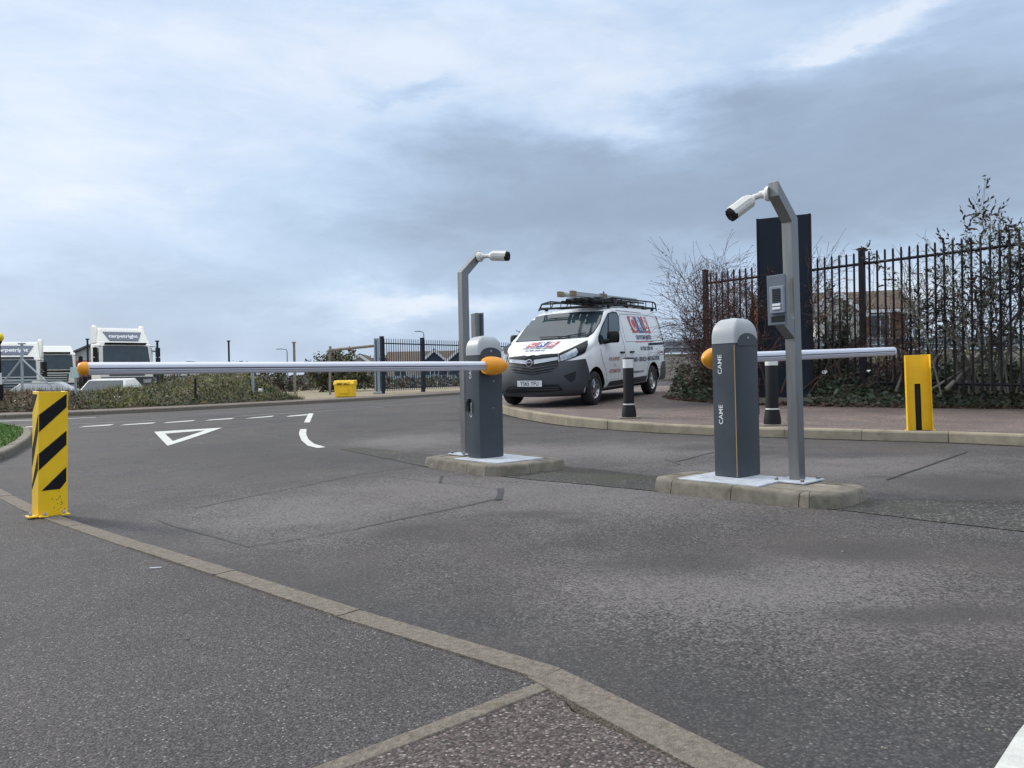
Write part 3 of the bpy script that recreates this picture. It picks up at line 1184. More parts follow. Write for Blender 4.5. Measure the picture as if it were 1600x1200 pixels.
# ------------------------------------------------------------------ black bollards with white bands
def bollard(label, px, py, k=1.0):
    o = gp(px, py, .118)
    o.z = T(o.x, o.y) + .118 + rise(o.y)
    t = thing('bollard', label, 'bollard', o, 0, 'black bollards on the kerb')
    mb = MB()
    mb.lathe([(.112, 0), (.113, .06), (.109, .10), (.096, .165), (.093, .19)], 28)
    mb.build('base_collar', M_black, t, smooth=35)
    mb = MB()
    mb.lathe([(.084, .19), (.082, .90), (.074, .925), (.03, .935), (.003, .936)], 28)
    mb.build('shaft', M_black, t, smooth=35)
    mb = MB()
    mb.lathe([(.0845, .77), (.0845, .905)], 28)
    mb.build('white_band', M_white, t, smooth=35)
    mb = MB()
    mb.lathe([(.0865, .200), (.0865, .218)], 28)
    mb.build('thin_white_ring', M_white, t, smooth=35)
    mb = MB()
    mb.box((0, 0, .004), (.34, .34, .014))
    mb.build('footing', M_islandtop, t, smooth=0)
    t.scale = (1, 1, k)
    return t


bollard('black bollard in front of the side of the white van', 983, 655)
bollard('black bollard under the far boom, between the lettered cabinet and the intercom post', 1207, 664, 1.04)

# ------------------------------------------------------------------ yellow boom guards
g = gp(83, 806, .02)
t = thing('guard_post', 'yellow steel guard post with slanting black stripes on the near footway', 'guard post', g, atan2(NR.y, NR.x) + radians(7), 'yellow guard posts')
# local x = front normal, local y = to the right when seen from the front
GW, GD, GH = .168, .13, .79
mb = MB()
th = .006
outl = [(0, -GW / 2), (0, GW / 2), (-GD, GW / 2), (-GD, GW / 2 - th), (-th, GW / 2 - th), (-th, -GW / 2 + th), (-GD, -GW / 2 + th), (-GD, -GW / 2)]
mb.prism(outl, 0.0, GH, ((0, 0, 0), (1, 0, 0), (0, 1, 0), (0, 0, 1)))
mb.prism([(-.002, -GW / 2 + .003), (-.002, GW / 2 - .003), (-GD + .004, GW / 2 - .003), (-GD + .004, -GW / 2 + .003)], GH - .012, GH - .004, ((0, 0, 0), (1, 0, 0), (0, 1, 0), (0, 0, 1)))
mb.build('column', M_yellow, t, smooth=0, bevel=.010, bseg=3)
mb = MB()
for (zr1, zr0, zl1, zl0) in ((.775, .69, .645, .535), (.539, .449, .40, .294)):
    mb.prism([(GW / 2 - .010, zr1), (GW / 2 - .010, zr0), (-GW / 2 + .002, zl0), (-GW / 2 + .002, zl1)], -.001, .0018, ((0, 0, 0), (0, 1, 0), (0, 0, 1), (1, 0, 0)))
mb.prism([(GW / 2 - .010, .306), (GW / 2 - .010, .215), (GW / 2 - .045, .168), (-GW / 2 + .018, .165)], -.001, .0018, ((0, 0, 0), (0, 1, 0), (0, 0, 1), (1, 0, 0)))
for (a1, a0, b1, b0) in ((.645, .535, .42, .31), (.40, .294, .19, .165), (.775, .765, .66, .56)):
    if a1 > .7:
        pl = [(.012, a1), (.05, a1), (.19, b1), (.19, b1 + .04)]
        pl = [(.014, .772), (.014, .765), (.175, .55), (.175, .66), (.10, .772)]
        pl = [(.03, .772), (.125, .66), (.125, .772)]
    else:
        pl = [(.010, a1), (.010, a0), (.125, b0), (.125, b1)]
    mb.prism(pl, -.001, .0018, ((0, -GW / 2, 0), (-1, 0, 0), (0, 0, 1), (0, -1, 0)))
mb.build('black_stripes', M_blk, t, smooth=0)
for c_, d_ in (((.012, -GW / 2 + .025, .006), (.05, .05, .010)), ((-.03, -GW / 2 - .03, .006), (.08, .05, .010)), ((.012, GW / 2 - .02, .006), (.05, .05, .010))):
    mb = MB()
    mb.box(c_, d_)
    mb.build('foot_plate', M_yellow, t, smooth=0, bevel=.003)
for (x, y) in ((.024, -GW / 2 + .03), (-.03, -GW / 2 - .035), (.024, GW / 2 - .03)):
    mb = MB()
    mb.lathe([(.011, .010), (.011, .022), (.006, .034)], 6, None, (x, y, 0))
    mb.build('bolt', M_zinc, t, smooth=0)
mb = MB()
for k in range(26):
    y, z = random.gauss(.05, .03), abs(random.gauss(.07, .05)) + .02
    if abs(y) < GW / 2 - .012:
        r = random.uniform(.0012, .004)
        mb.lathe([(r, 0), (r, .0008)], 7, Matrix.Rotation(radians(90), 3, 'Y'), (0, y, z))
mb.build('rust_spots', M_soil, t, smooth=0)
lean_obj(t, .030)

g = gp(1437, 672.5, .122)
t = thing('guard_post', 'plain yellow guard post with a dark slot, standing on the far kerb', 'guard post', g, radians(-20), 'yellow guard posts')
mb = MB()
w, H_, sw, sh = .262, .885, .031, .545
mb.prism([(-w / 2, 0), (-sw, 0), (-sw, sh), (sw, sh), (sw, 0), (w / 2, 0), (w / 2, H_), (-w / 2, H_)], 0, .006, ((0, .05, 0), (1, 0, 0), (0, 0, 1), (0, -1, 0)))
for sg in (-1, 1):
    mb.box((sg * (w / 2 - .003), -.012, H_ / 2), (.006, .125, H_))
mb.build('column', M_yellow, t, smooth=0, bevel=.002)
for sg in (-1, 1):
    mb = MB()
    mb.box((sg * (w / 2 + .005), -.02, .006), (.04, .07, .010))
    mb.build('foot_plate', M_yellow, t, smooth=0)
mb = MB()
mb.lathe([(.030, 0), (.030, .47), (.026, .48)], 18, None, (.0, .055, 0))
mb.lathe([(.027, .482), (.027, .52), (.02, .525)], 18, None, (.0, .055, 0))
mb.build('support_rod', M_black, t, smooth=35)
mb = MB()
mb.box((0, .10, sh / 2 + .05), (.20, .006, sh + .1))
mb.build('back_plate', M_blk, t, smooth=0)
lean_obj(t, -.022)


# ------------------------------------------------------------------ white van
VB = Vector((.5024068, .86385232, .03669558)).normalized()
VY = Vector((-.864571, .5024206, .00951487)).normalized()
VU = VB.cross(VY).normalized()
VO = Vector((.31215942, 14.37028251, .27567798 - .020))
VM = Matrix((VB, VY, VU)).transposed().to_4x4()
VM.translation = VO
VMI = VM.inverted()
van = bpy.data.objects.new('van', None)
C.objects.link(van)
van.matrix_world = VM
tag(van, 'white panel van with a loaded roof rack, parked half on the footway', 'van')
LEN = 5.03
ZT = [(0, .97), (.08, 1.01), (.25, 1.07), (.5, 1.145), (.8, 1.225), (.95, 1.27), (1.1, 1.36), (1.4, 1.56), (1.72, 1.765), (1.9, 1.845), (2.15, 1.905), (2.5, 1.935), (3.2, 1.955), (4.3, 1.95), (4.75, 1.925), (4.95, 1.87), (LEN, 1.80)]


def interp(tab, x):
    if x <= tab[0][0]:
        return tab[0][1]
    for (a, b), (c, d) in zip(tab, tab[1:]):
        if x <= c:
            return b + (d - b) * (x - a) / (c - a)
    return tab[-1][1]


def vw(x):
    if x < .85:
        return .972 * (1 - (1 - max(x, .004) / .85) ** 2.5) ** (1 / 2.5)
    return .972 - .03 * ss(4.3, LEN, x)


def vring(x):
    zt, w, zb = interp(ZT, x), vw(x), .215 + .05 * ss(.3, 1.2, x)
    lev = [(zb + .05, -.03), (zb + .14, 0), (.50, 0), (.72, 0), (.92, 0), (1.06, -.004), (1.18, -.018), (1.33, None), (1.5, None), (1.66, None), (1.78, None)]
    cap = [.36, .33, .28, .245, .215, .185, .16, .135, .115, .10, .085]
    pts = [(0, zb), (max(w * .5, w - .5), zb), (max(w * .6, w - .12), zb + .005)]
    front = 1 - ss(.9, 1.5, x)
    for (z, dw), c in zip(lev, cap):
        zz = min(z, zt - c)
        hw = w - .0 if dw is None else w + dw
        if zz > 1.15:
            hw = w - .018 - (zz - 1.15) * .215 - .06 * (zz - 1.15) ** 2
        elif dw is None:
            hw = w - .022 * front
        # bonnet shoulder rounding where the section is low
        if z > zt - c - 1e-6:
            k = (z - (zt - c))
            hw -= .010 * front
        pts.append((hw, zz))
    hw = pts[-1][0]
    pts += [(hw - .012, zt - .055), (hw - .035, zt - .028), (hw - .08, zt - .010), (hw - .2, zt), (hw * .5, zt + .012), (0, zt + .016)]
    return [(max(0, y), z) for y, z in pts]


def xshift(x, z):
    k = 1 - ss(0, 1.0, x)
    return k * (.11 * ss(.55, 1.0, z) + .07 * (1 - ss(.2, .42, z)) - .0)


vst = [0, .008, .02, .04, .065, .10, .14, .19, .25, .32, .40, .48, .57, .66, .76, .86, .95, 1.02, 1.1, 1.2, 1.3, 1.4, 1.5, 1.6, 1.7, 1.78, 1.85, 1.92, 2.0, 2.1, 2.25, 2.45, 2.7, 3.0, 3.3, 3.6, 3.9, 4.2, 4.45, 4.65, 4.78, 4.88, 4.95, 5.0, LEN]
vs, fs = [], []
for x in vst:
    r = vring(x)
    ring = r + [(-y, z) for y, z in r[-2:0:-1]]
    vs += [(x + xshift(x, z), y, z) for y, z in ring]
n = len(ring)
for i in range(len(vst) - 1):
    fs += [(i * n + k, i * n + (k + 1) % n, (i + 1) * n + (k + 1) % n, (i + 1) * n + k) for k in range(n)]
h_ = n // 2
for base in (0, (len(vst) - 1) * n):
    for k in range(h_):
        q = [k, k + 1, (n - k - 1) % n, (n - k) % n]
        q = [base + i for j, i in enumerate(q) if i not in q[:j]]
        if len(q) > 2:
            fs.append(tuple(q))
mb = MB()
mb.add(vs, fs)
body = mb.build('body', [M_vanwhite, M_blk], None, smooth=0)
bm = bmesh.new()
bm.from_mesh(body.data)
bmesh.ops.recalc_face_normals(bm, faces=bm.faces)
bvh = BVHTree.FromBMesh(bm)
bumper_bm = bm.copy()
bm.to_mesh(body.data)
bm.free()
AXF, AXR, WR = .93, 4.12, .328
mb = MB()
for ax in (AXF, AXR):
    for sg in (-1, 1):
        mb.lathe([(.405, -.17), (.405, .17)], 40, Matrix.Rotation(radians(90), 3, 'X'), (ax, sg * .93, .335))
cut = mb.build('cutter', [M_vanwhite, M_blk], None, smooth=0)
for p in cut.data.polygons:
    p.material_index = 1
md = body.modifiers.new('arches', 'BOOLEAN')
md.object = cut
md.operation = 'DIFFERENCE'
md.solver = 'EXACT'
bpy.context.view_layer.update()
dg = bpy.context.evaluated_depsgraph_get()
nm = bpy.data.meshes.new_from_object(body.evaluated_get(dg))
body.modifiers.clear()
body.data = nm
bpy.data.objects.remove(cut)
nm.polygons.foreach_set('use_smooth', [True] * len(nm.polygons))
nm.set_sharp_from_angle(angle=radians(38))
body.parent = van

# grey bumper: the lower nose of the same skin, standing 7 mm proud
for co, no in (((0, 0, .845), Vector((-.10, 0, 1))), ((.55, 0, .89), Vector((1, 0, .36)))):
    bmesh.ops.bisect_plane(bumper_bm, geom=bumper_bm.verts[:] + bumper_bm.edges[:] + bumper_bm.faces[:], plane_co=co, plane_no=no, clear_outer=True)
bumper_bm.normal_update()
for v in bumper_bm.verts:
    v.co += v.normal * .008
# wheel arch edge of the bumper
bmesh.ops.delete(bumper_bm, geom=[f for f in bumper_bm.faces if hypot(f.calc_center_median().x - AXF, f.calc_center_median().z - .335) < .40 and abs(f.calc_center_median().y) > .7], context='FACES')
bme = bpy.data.meshes.new('bumper')
bumper_bm.to_mesh(bme)
bumper_bm.free()
bme.materials.append(M_bump)
bme.polygons.foreach_set('use_smooth', [True] * len(bme.polygons))
bumper = bpy.data.objects.new('bumper', bme)
C.objects.link(bumper)
bumper.parent = van
EYEL = VMI @ Vector((0, 0, EYE))


def c4(x, y):
    return (760 + x / 5.3333, 430 + y / 5.3333)


def hit_px(px, py, off):
    d = (VMI.to_3x3() @ raydir(px, py)).normalized()
    h, nn, _, _ = bvh.ray_cast(EYEL, d)
    if h is None:
        return None
    return h + nn * off


def hit_side(x, z, off, sg=-1):
    h, nn, _, _ = bvh.ray_cast(Vector((x, sg * 3, z)), Vector((0, -sg, 0)))
    return None if h is None else h + nn * off


def hit_front(y, z, off):
    h, nn, _, _ = bvh.ray_cast(Vector((-3, y, z)), Vector((1, 0, 0)))
    return None if h is None else h + nn * off


def patch(mb, poly, fn, step, off, mirror=False, mi=0):
    vs2, fs2 = fill([tuple(p) for p in poly], step)
    P = [fn(p.x, p.y, off) for p in vs2]
    ok = [f for f in fs2 if all(P[i] is not None for i in f)]
    P = [p if p is not None else Vector() for p in P]
    mb.add(P, ok, mi)
    if mirror:
        mb.add([Vector((p.x, -p.y, p.z)) for p in P], ok, mi)


def patch_part(name, poly, fn, step, off, m, parent, mirror=False):
    obs = []
    mb = MB()
    patch(mb, poly, fn, step, off)
    o = mb.build(name, m, parent, smooth=60)
    if mirror:
        m2 = MB()
        m2.add([Vector((p.x, -p.y, p.z)) for p in mb.v], mb.f)
        m2.build(name, m, parent, smooth=60)
    return o


ws = [c4(*q) for q in ((403, 349), (560, 328), (760, 311), (970, 303), (940, 400), (885, 482), (840, 515), (600, 533), (400, 546), (248, 556), (320, 455))]
patch_part('windscreen_seal', [(px + (px - 870) * .022, py + (py - 512) * .035) for px, py in ws], hit_px, 4, .003, M_blk, van)
wsc = patch_part('windscreen', ws, hit_px, 4, .007, M_glass, van)
hl = [c4(*q) for q in ((600, 655), (700, 612), (842, 545), (846, 580), (822, 642), (800, 658), (700, 700), (612, 728))]
patch_part('headlight_housing', hl, hit_px, 2, .010, M_grille, van, True)
patch_part('headlight', [c4(*q) for q in ((612, 672), (690, 638), (745, 612), (762, 640), (745, 670), (700, 693), (618, 718))], hit_px, 2, .014, M_lamp, van, True)
patch_part('grille', [c4(*q) for q in ((195, 683), (390, 670), (598, 655), (600, 735), (590, 765), (520, 805), (385, 832), (255, 812), (188, 775), (184, 720))], hit_px, 2.2, .014, M_grille, van)
mb = MB()
patch(mb, [c4(*q) for q in ((198, 703), (340, 712), (340, 745), (198, 730))], hit_px, 2, .024)
patch(mb, [c4(*q) for q in ((400, 708), (597, 683), (597, 708), (400, 744))], hit_px, 2, .024)
for (a, b, c) in (((200, 752), (385, 775), (592, 742)), ((200, 775), (385, 797), (588, 765)), ((225, 798), (385, 818), (560, 790))):
    patch(mb, [c4(*a), c4(*b), c4(*c), c4(c[0], c[1] + 6), c4(b[0], b[1] + 7), c4(a[0], a[1] + 6)], hit_px, 2.5, .022, mi=1)
mb.build('grille_bar', [M_chrome, M_bump], van, smooth=60)
patch_part('lower_grille', [c4(*q) for q in ((160, 958), (188, 930), (400, 916), (600, 908), (642, 955), (500, 972), (170, 977))], hit_px, 2.5, .015, M_grille, van)
mb = MB()
for yy in (936, 952):
    patch(mb, [c4(190, yy + 6), c4(400, yy), c4(600, yy - 5), c4(600, yy), c4(400, yy + 5), c4(190, yy + 11)], hit_px, 3, .020)
mb.build('grille_slat', M_bump, van, smooth=60)
patch_part('fog_lamp_recess', [c4(*q) for q in ((640, 838), (745, 800), (738, 868), (702, 890), (672, 868))], hit_px, 2, .014, M_grille, van, True)
# badge and number plate
bc = hit_front(-.0, .842, .022)
mb = MB()
Rb = Vector((-1, 0, .10)).to_track_quat('Z', 'Y').to_matrix()
prof = [(.072, 0), (.072, .010), (.058, .014)]
mb.lathe(prof, 24, Rb, bc)
bd = mb.build('badge', M_chrome, van, smooth=40)
mb = MB()
mb.lathe([(.054, .0145), (.054, .0155)], 24, Rb, bc)
bd2 = mb.build('badge_face', M_grille, bd, smooth=40)
mb = MB()
zig = [(-.042, -.012), (-.020, .022), (.0, -.010), (.016, .020), (.040, .002)]
for a, b in zip(zig, zig[1:]):
    mb.tube([bc + Vector((-.017, -a[0], a[1])), bc + Vector((-.017, -b[0], b[1]))], .008, 6)
mb.build('badge_emblem', M_chrome, bd, smooth=40)
pz = .465
pc = hit_front(0, pz, .018)
mb = MB()
mb.box((pc.x, -.03, pz), (.012, .52, .112))
npl = mb.build('number_plate', M_letter, van, smooth=0)
mb = MB()
put_text(mb, 'YS65 YFU', .112, (pc.x - .0065, -.03, pz - .002), (0, -1, 0), (0, 0, 1), sx=.86, bold=.0012)
mb.build('plate_lettering', M_blk, npl, smooth=0)
# side windows
sw = [c4(*q) for q in ((1010, 318), (1045, 303), (1083, 307), (1101, 345), (1109, 430), (1103, 505), (1078, 530), (1062, 545), (945, 580), (931, 548), (931, 510), (962, 420))]
patch_part('window_frame', sw, hit_px, 1.6, .004, M_blk, van, True)
cx_, cy_ = c4(1035, 440)
patch_part('side_window', [(cx_ + (px - cx_) * .90, cy_ + (py - cy_) * .92) for px, py in sw], hit_px, 1.6, .008, M_glass, van, True)
mb = MB()
patch(mb, [c4(1009, 330), c4(1015, 330), c4(1016, 500), c4(1008, 500)], hit_px, 1.5, .012)
mb.build('window_divider', M_blk, van, smooth=0)


def line_patch(mb, pts, w, off=.004, sg=-1):
    """thin line on the side of the body, points (x, z)"""
    for a, b in zip(pts, pts[1:]):
        a, b = Vector(a), Vector(b)
        t = (b - a).normalized()
        nn = Vector((-t.y, t.x)) * w / 2
        k = max(1, int((b - a).length / .08))
        for j in range(k):
            p, q = a.lerp(b, j / k), a.lerp(b, (j + 1) / k)
            P = [hit_side(*v, off, sg) for v in (p + nn, p - nn, q - nn, q + nn)]
            if all(v is not None for v in P):
                mb.add(P, [(0, 1, 2, 3)])


for sg in (-1, 1):
    mb = MB()
    line_patch(mb, [(1.17, 1.08), (1.22, .9), (1.40, .62), (1.42, .33), (2.42, .33), (2.44, .6), (2.42, 1.1), (2.34, 1.78), (2.2, 1.86)], .012, sg=sg)
    mb.build('front_door_gap', M_seam, van, smooth=0)
    mb = MB()
    line_patch(mb, [(2.47, .33), (3.66, .33), (3.70, .55), (3.84, .80), (3.86, 1.1), (3.84, 1.84), (2.40, 1.86)], .010, sg=sg)
    mb.build('sliding_door_gap', M_seam, van, smooth=0)
    mb = MB()
    line_patch(mb, [(2.55, 1.22), (2.55, 1.74), (2.62, 1.79), (3.80, 1.80)], .008, sg=sg)
    line_patch(mb, [(3.92, 1.80), (4.70, 1.78), (4.78, 1.70), (4.80, 1.22), (2.55, 1.20)], .008, sg=sg)
    mb.build('panel_crease', M_seam, van, smooth=0)
    mb = MB()
    patch(mb, [(3.87, 1.115), (4.93, 1.125), (4.93, 1.175), (3.87, 1.165)], lambda x, z, o: hit_side(x, z, o, sg), .1, .012)
    mb.build('door_rail', M_blk, van, smooth=0)
    for hx, hz in ((2.26, .985), (2.80, .985)):
        mb = MB()
        p = hit_side(hx, hz, .012, sg)
        mb.box(p, (.20, .035, .038))
        mb.build('door_handle', M_blk, van, smooth=0, bevel=.008)
    mb = MB()
    patch(mb, [(1.42, .275), (1.55, .42), (3.70, .45), (3.72, .285)], lambda x, z, o: hit_side(x, z, o, sg), .12, .010)
    mb.build('side_moulding', M_bump, van, smooth=60)
    mb = MB()
    patch(mb, [(4.56, .30), (4.60, .55), (4.72, .72), (5.0, .74), (5.01, .32)], lambda x, z, o: hit_side(x, z, o, sg), .06, .012)
    mb.build('rear_bumper_corner', M_bump, van, smooth=60)
    mb = MB()
    patch(mb, [(4.93, .76), (4.955, 1.3), (4.90, 1.80), (4.94, 1.80), (4.99, 1.3), (4.985, .76)], lambda x, z, o: hit_side(x, z, o, sg), .05, .006)
    mb.build('rear_pillar_gap', M_blk, van, smooth=60)
    # mirror
    mb = MB()
    for z, k in ((-.11, .75), (-.09, .95), (0, 1), (.08, .98), (.105, .8)):
        pass
    prof = [(.0, -.118), (.085, -.115), (.11, -.09), (.118, 0), (.112, .08), (.085, .11), (.0, .114)]
    R = Matrix.Diagonal((.62, 1.12, 1.0))
    mb.lathe(prof, 20, R, (1.50, sg * 1.10, 1.30))
    mb.tube([(1.40, sg * .93, 1.21), (1.46, sg * 1.04, 1.23)], [.05, .05], 8)
    mb.build('wing_mirror', M_black, van, smooth=50)
# wheels
def wheel(x, sg):
    R = Matrix.Rotation(radians(-90 * sg), 3, 'X')
    mb = MB()
    o = (x, sg * .745, WR)
    mb.lathe([(.205, 0), (.255, .0), (.30, .012), (.322, .035), (WR, .07), (WR, .15), (.322, .185), (.30, .205), (.255, .215), (.205, .205), (.203, .09)], 40, R, o)
    ty = mb.build('wheel', M_rubber, van, smooth=40)
    mb = MB()
    mb.lathe([(.21, .10), (.207, .196), (.192, .196), (.175, .165), (.11, .182), (.06, .190), (.056, .20), (.02, .202)], 32, R, o)
    rim = mb.build('rim', M_chrome, ty, smooth=40)
    mb = MB()
    for k in range(8):
        a = 2 * pi * k / 8
        q = [(.165, a - .20), (.165, a + .20), (.118, a + .17), (.118, a - .17)]
        mb.add([Vector(o) + R @ Vector((r * cos(t), r * sin(t), .200 if r > .15 else .2)) for r, t in q], [(0, 1, 2, 3)])
    mb.build('rim_opening', M_blk, ty, smooth=0)


for x in (AXF, AXR):
    for sg in (-1, 1):
        wheel(x, sg)
mb = MB()
mb.box((2.5, 0, .27), (4.0, 1.3, .12))
mb.build('underbody', M_blk, van, smooth=0)


# side and bonnet lettering
def side_text(mb, s, x, z, size, sx=1.0, shear=0.0, bold=.0, off=.006):
    vs2, fs2 = text_geo(s, size, 0, bold=bold)
    P = [hit_side(x + (v.x + shear * v.y) * sx, z + v.y, off) for v in vs2]
    if all(p is not None for p in P):
        mb.add(P, fs2)


reds, blues, whites = MB(), MB(), MB()
for k, (m_, ch) in enumerate(((reds, 'C'), (blues, 'R'), (reds, 'B'))):
    x0 = 2.96 + .385 * k
    patch(m_, [(x0, 1.75), (x0 + .35, 1.755), (x0 + .35 + .115, 1.395), (x0 + .115, 1.39)], hit_side, .08, .006)
    side_text(whites, ch, x0 + .232, 1.572, .42, .78, -.32, .010, .010)
patch(reds, [(3.10, 1.205), (4.22, 1.215), (4.23, 1.195), (3.10, 1.185)], hit_side, .1, .006)
reds.build('red_logo_panel', M_red, van, smooth=0)
blues.build('blue_logo_panel', M_blue, van, smooth=0)
whites.build('logo_lettering', M_letter, van, smooth=0)
for args in (('CRB SYSTEMS LIMITED', 3.66, 1.29, .125, .78, 0, .004), ('01708 200140', 3.72, 1.045, .115, 1.15, 0, .003),
             ('REPAIRS \u2022 SERVICE \u2022 INSTALLATION', 3.62, .815, .125, .92, 0, .004), ('www.crbsystems.co.uk', 3.05, .56, .085, 1.1, 0, .002)):
    mb = MB()
    side_text(mb, *args)
    mb.build('side_lettering', M_navytext, van, smooth=0)
for args in (('FOR SUPPORT', 1.85, .86, .10, .9, 0, .002), ('&', 1.85, .74, .10, .9), ('AUTOMATION', 1.85, .62, .10, .9, 0, .002)):
    mb = MB()
    side_text(mb, *args)
    mb.build('red_side_lettering', M_redpale, van, smooth=0)


def bonnet_pt(y, s, off=.006):
    """point on the bonnet: y across (left positive), s = distance back from the nose seen from above"""
    h, nn, _, _ = bvh.ray_cast(Vector((s, -y, 3)), Vector((0, 0, -1)))
    return None if h is None else h + nn * off


def bonnet_text(mb, s, y, x, size, sx, shear, off=.006, bold=0):
    vs2, fs2 = text_geo(s, size, 0, bold=bold)
    P = [bonnet_pt(y + (v.x + shear * v.y) * sx, x + v.y, off) for v in vs2]
    if all(p is not None for p in P):
        mb.add(P, fs2)


rb_, bb_, wb_ = MB(), MB(), MB()
for k, (m_, ch) in enumerate(((rb_, 'C'), (bb_, 'R'), (rb_, 'B'))):
    y0 = -.32 + .215 * k
    patch(m_, [(y0, .50), (y0 + .19, .50), (y0 + .19, .80), (y0, .80)], lambda a, b, o: bonnet_pt(a, b, o), .08, .006)
    bonnet_text(wb_, ch, y0 + .095, .65, .34, .62, 0, .010, .006)
rb_.build('red_logo_panel', M_red, van, smooth=0)
bb_.build('blue_logo_panel', M_blue, van, smooth=0)
wb_.build('logo_lettering', M_letter, van, smooth=0)
mb = MB()
bonnet_text(mb, 'CRB SYSTEMS LIMITED', -.01, .43, .11, .60, 0, .006, .003)
bonnet_text(mb, '01708 200140', -.01, .31, .10, .72, 0, .006, .003)
mb.build('bonnet_lettering', M_navytext, van, smooth=0)
# wiper
for a, b in (((450, 528), (700, 520)), ((600, 530), (830, 490))):
    mb = MB()
    p, q = hit_px(*c4(*a), .03), hit_px(*c4(*b), .03)
    mb.tube([p, q], .010, 6)
    mb.build('wiper', M_blk, van)

# roof rack
mb = MB()
RZ0, RZ1 = 1.985, 2.125
for sg in (-1, 1):
    mb.tube([(1.66, sg * .62, 1.90), (1.80, sg * .62, 2.04), (2.05, sg * .70, 2.07), (2.4, sg * .72, RZ1), (4.9, sg * .72, RZ1), (5.04, sg * .72, RZ1 - .03), (5.10, sg * .72, 1.93)], .017, 8)
    mb.tube([(1.72, sg * .62, 1.95), (2.4, sg * .72, RZ0), (5.08, sg * .72, RZ0)], .017, 8)
    for x in (2.4, 2.9, 3.4, 3.9, 4.4, 4.85):
        mb.tube([(x, sg * .72, RZ0), (x, sg * .72, RZ1)], .011, 6)
    for x in (2.2, 3.2, 4.2, 4.8):
        mb.box((x, sg * .72, 1.945), (.07, .05, .07))
for x in (2.4, 3.0, 3.6, 4.2, 4.8, 5.08):
    mb.tube([(x, -.72, RZ0), (x, .72, RZ0)], .015, 6)
mb.tube([(1.80, -.62, 2.04), (1.80, .62, 2.04)], .017, 8)
mb.tube([(1.69, -.62, 1.93), (1.69, .62, 1.93)], .017, 8)
for y in (-.35, .0, .35):
    mb.tube([(1.69, y, 1.93), (1.80, y, 2.04)], .011, 6)
mb.build('roof_rack', M_black, van)


def van_thing(name, label, cat, group=None):
    t = bpy.data.objects.new(name, None)
    C.objects.link(t)
    t.matrix_world = VM
    return tag(t, label, cat, group)


t = van_thing('ladder', 'silver aluminium ladder strapped on top of the van roof rack', 'ladder')
lz = 2.165
for y in (-.47, -.20):
    mb = MB()
    mb.box((2.75, y, lz), (3.4, .04, .09))
    mb.build('stile', M_cap, t, smooth=0, bevel=.006)
mb = MB()
for k in range(12):
    mb.tube([(1.2 + .25 * k, -.47, lz), (1.2 + .25 * k, -.20, lz)], .015, 8)
mb.build('rungs', M_zinc, t)
for y in (-.47, -.20):
    mb = MB()
    mb.box((1.05, y, lz), (.22, .06, .11))
    mb.build('end_foot', M_straw, t, smooth=0, bevel=.01)
    mb = MB()
    mb.box((2.5, y, lz + .005), (.34, .065, .12))
    mb.build('slide_bracket', M_islandtop, t, smooth=0, bevel=.01)
t = van_thing('ladder', 'black folded ladder with pale rungs lying along the near side of the roof rack', 'ladder')
for z in (2.02, 2.095):
    mb = MB()
    mb.box((3.2, -.60, z), (2.7, .05, .028))
    mb.build('stile', M_black, t, smooth=0)
mb = MB()
for k in range(4):
    mb.box((2.75 + .38 * k, -.59, 2.058), (.24, .03, .042))
mb.build('rungs', M_letter, t, smooth=0)
t = van_thing('pipe_bundle', 'dark bundle of tubes tied to the front of the roof rack under the ladder', 'bundle')
mb = MB()
for k in range(9):
    mb.tube([(1.55 + random.uniform(0, .2), -.62 + .085 * k, 2.045 + .035 * (k % 2)), (3.4, -.62 + .085 * k, 2.05 + .04 * (k % 2))], .036, 8)
mb.build('tubes', M_black, t)
mb = MB()
for x in (2.0, 2.7):
    mb.box((x, -.28, 2.08), (.05, .82, .13))
mb.build('strap', M_groove, t, smooth=0, bevel=.01)
mb = MB()
mb.lathe([(.03, 0), (.035, .06), (.02, .13), (.004, .15)], 12, None, VM @ Vector((2.82, -.35, 2.16)))
tag(mb.build('clamp', M_blue, None, smooth=40), 'small blue clamp sticking up behind the ladder on the van roof', 'clamp')


# ------------------------------------------------------------------ background: left side
M_house = mat('rendered_wall', (.55, .53, .49), .8, var=.08, scale=1)
M_brick = mat('orange_brick', (.24, .095, .05), .85, var=.25, scale=9)
M_tile = mat('brown_roof_tile', (.095, .066, .044), .85, var=.25, scale=3, stretch=(1, 1, 8))
M_slate = mat('slate_roof', (.13, .13, .15), .8, var=.2, scale=3)
M_navy = mat('dark_blue_cladding', (.035, .05, .085), .7, var=.2, scale=3, stretch=(1, 1, 9))
M_conc = mat('concrete_wall', (.34, .31, .255), .9, var=.15, scale=1.2, bump=.2, dirt=(.24, .22, .18))
M_meshp = mat('grey_mesh_panel', (.22, .23, .25), .7, var=.15, scale=4)
M_shed = mat('pale_cladding', (.42, .43, .42), .7, var=.06, scale=2)
M_trwhite = mat('lorry_white_paint', (.76, .75, .69), .4, var=.05, scale=2, coat=.2)
M_trblue = mat('lorry_dark_panel', (.04, .065, .085), .35, var=.2, scale=3)
M_sign = mat('slate_sign_panel', (.13, .15, .20), .5)
M_box = mat('sand_yellow_panel', (.42, .33, .12), .6, var=.1, scale=3)
M_cred = mat('red_container_paint', (.42, .13, .10), .6, var=.2, scale=3)
M_globe = mat('yellow_globe_plastic', (.85, .62, .01), .3)
M_plate = mat('pale_green_plate', (.50, .66, .60), .5, var=.15, scale=30)
M_wood = mat('weathered_timber', (.24, .20, .16), .9, var=.3, scale=5)
M_bluewall = mat('pale_blue_wall', (.30, .37, .42), .8, var=.1, scale=.6)


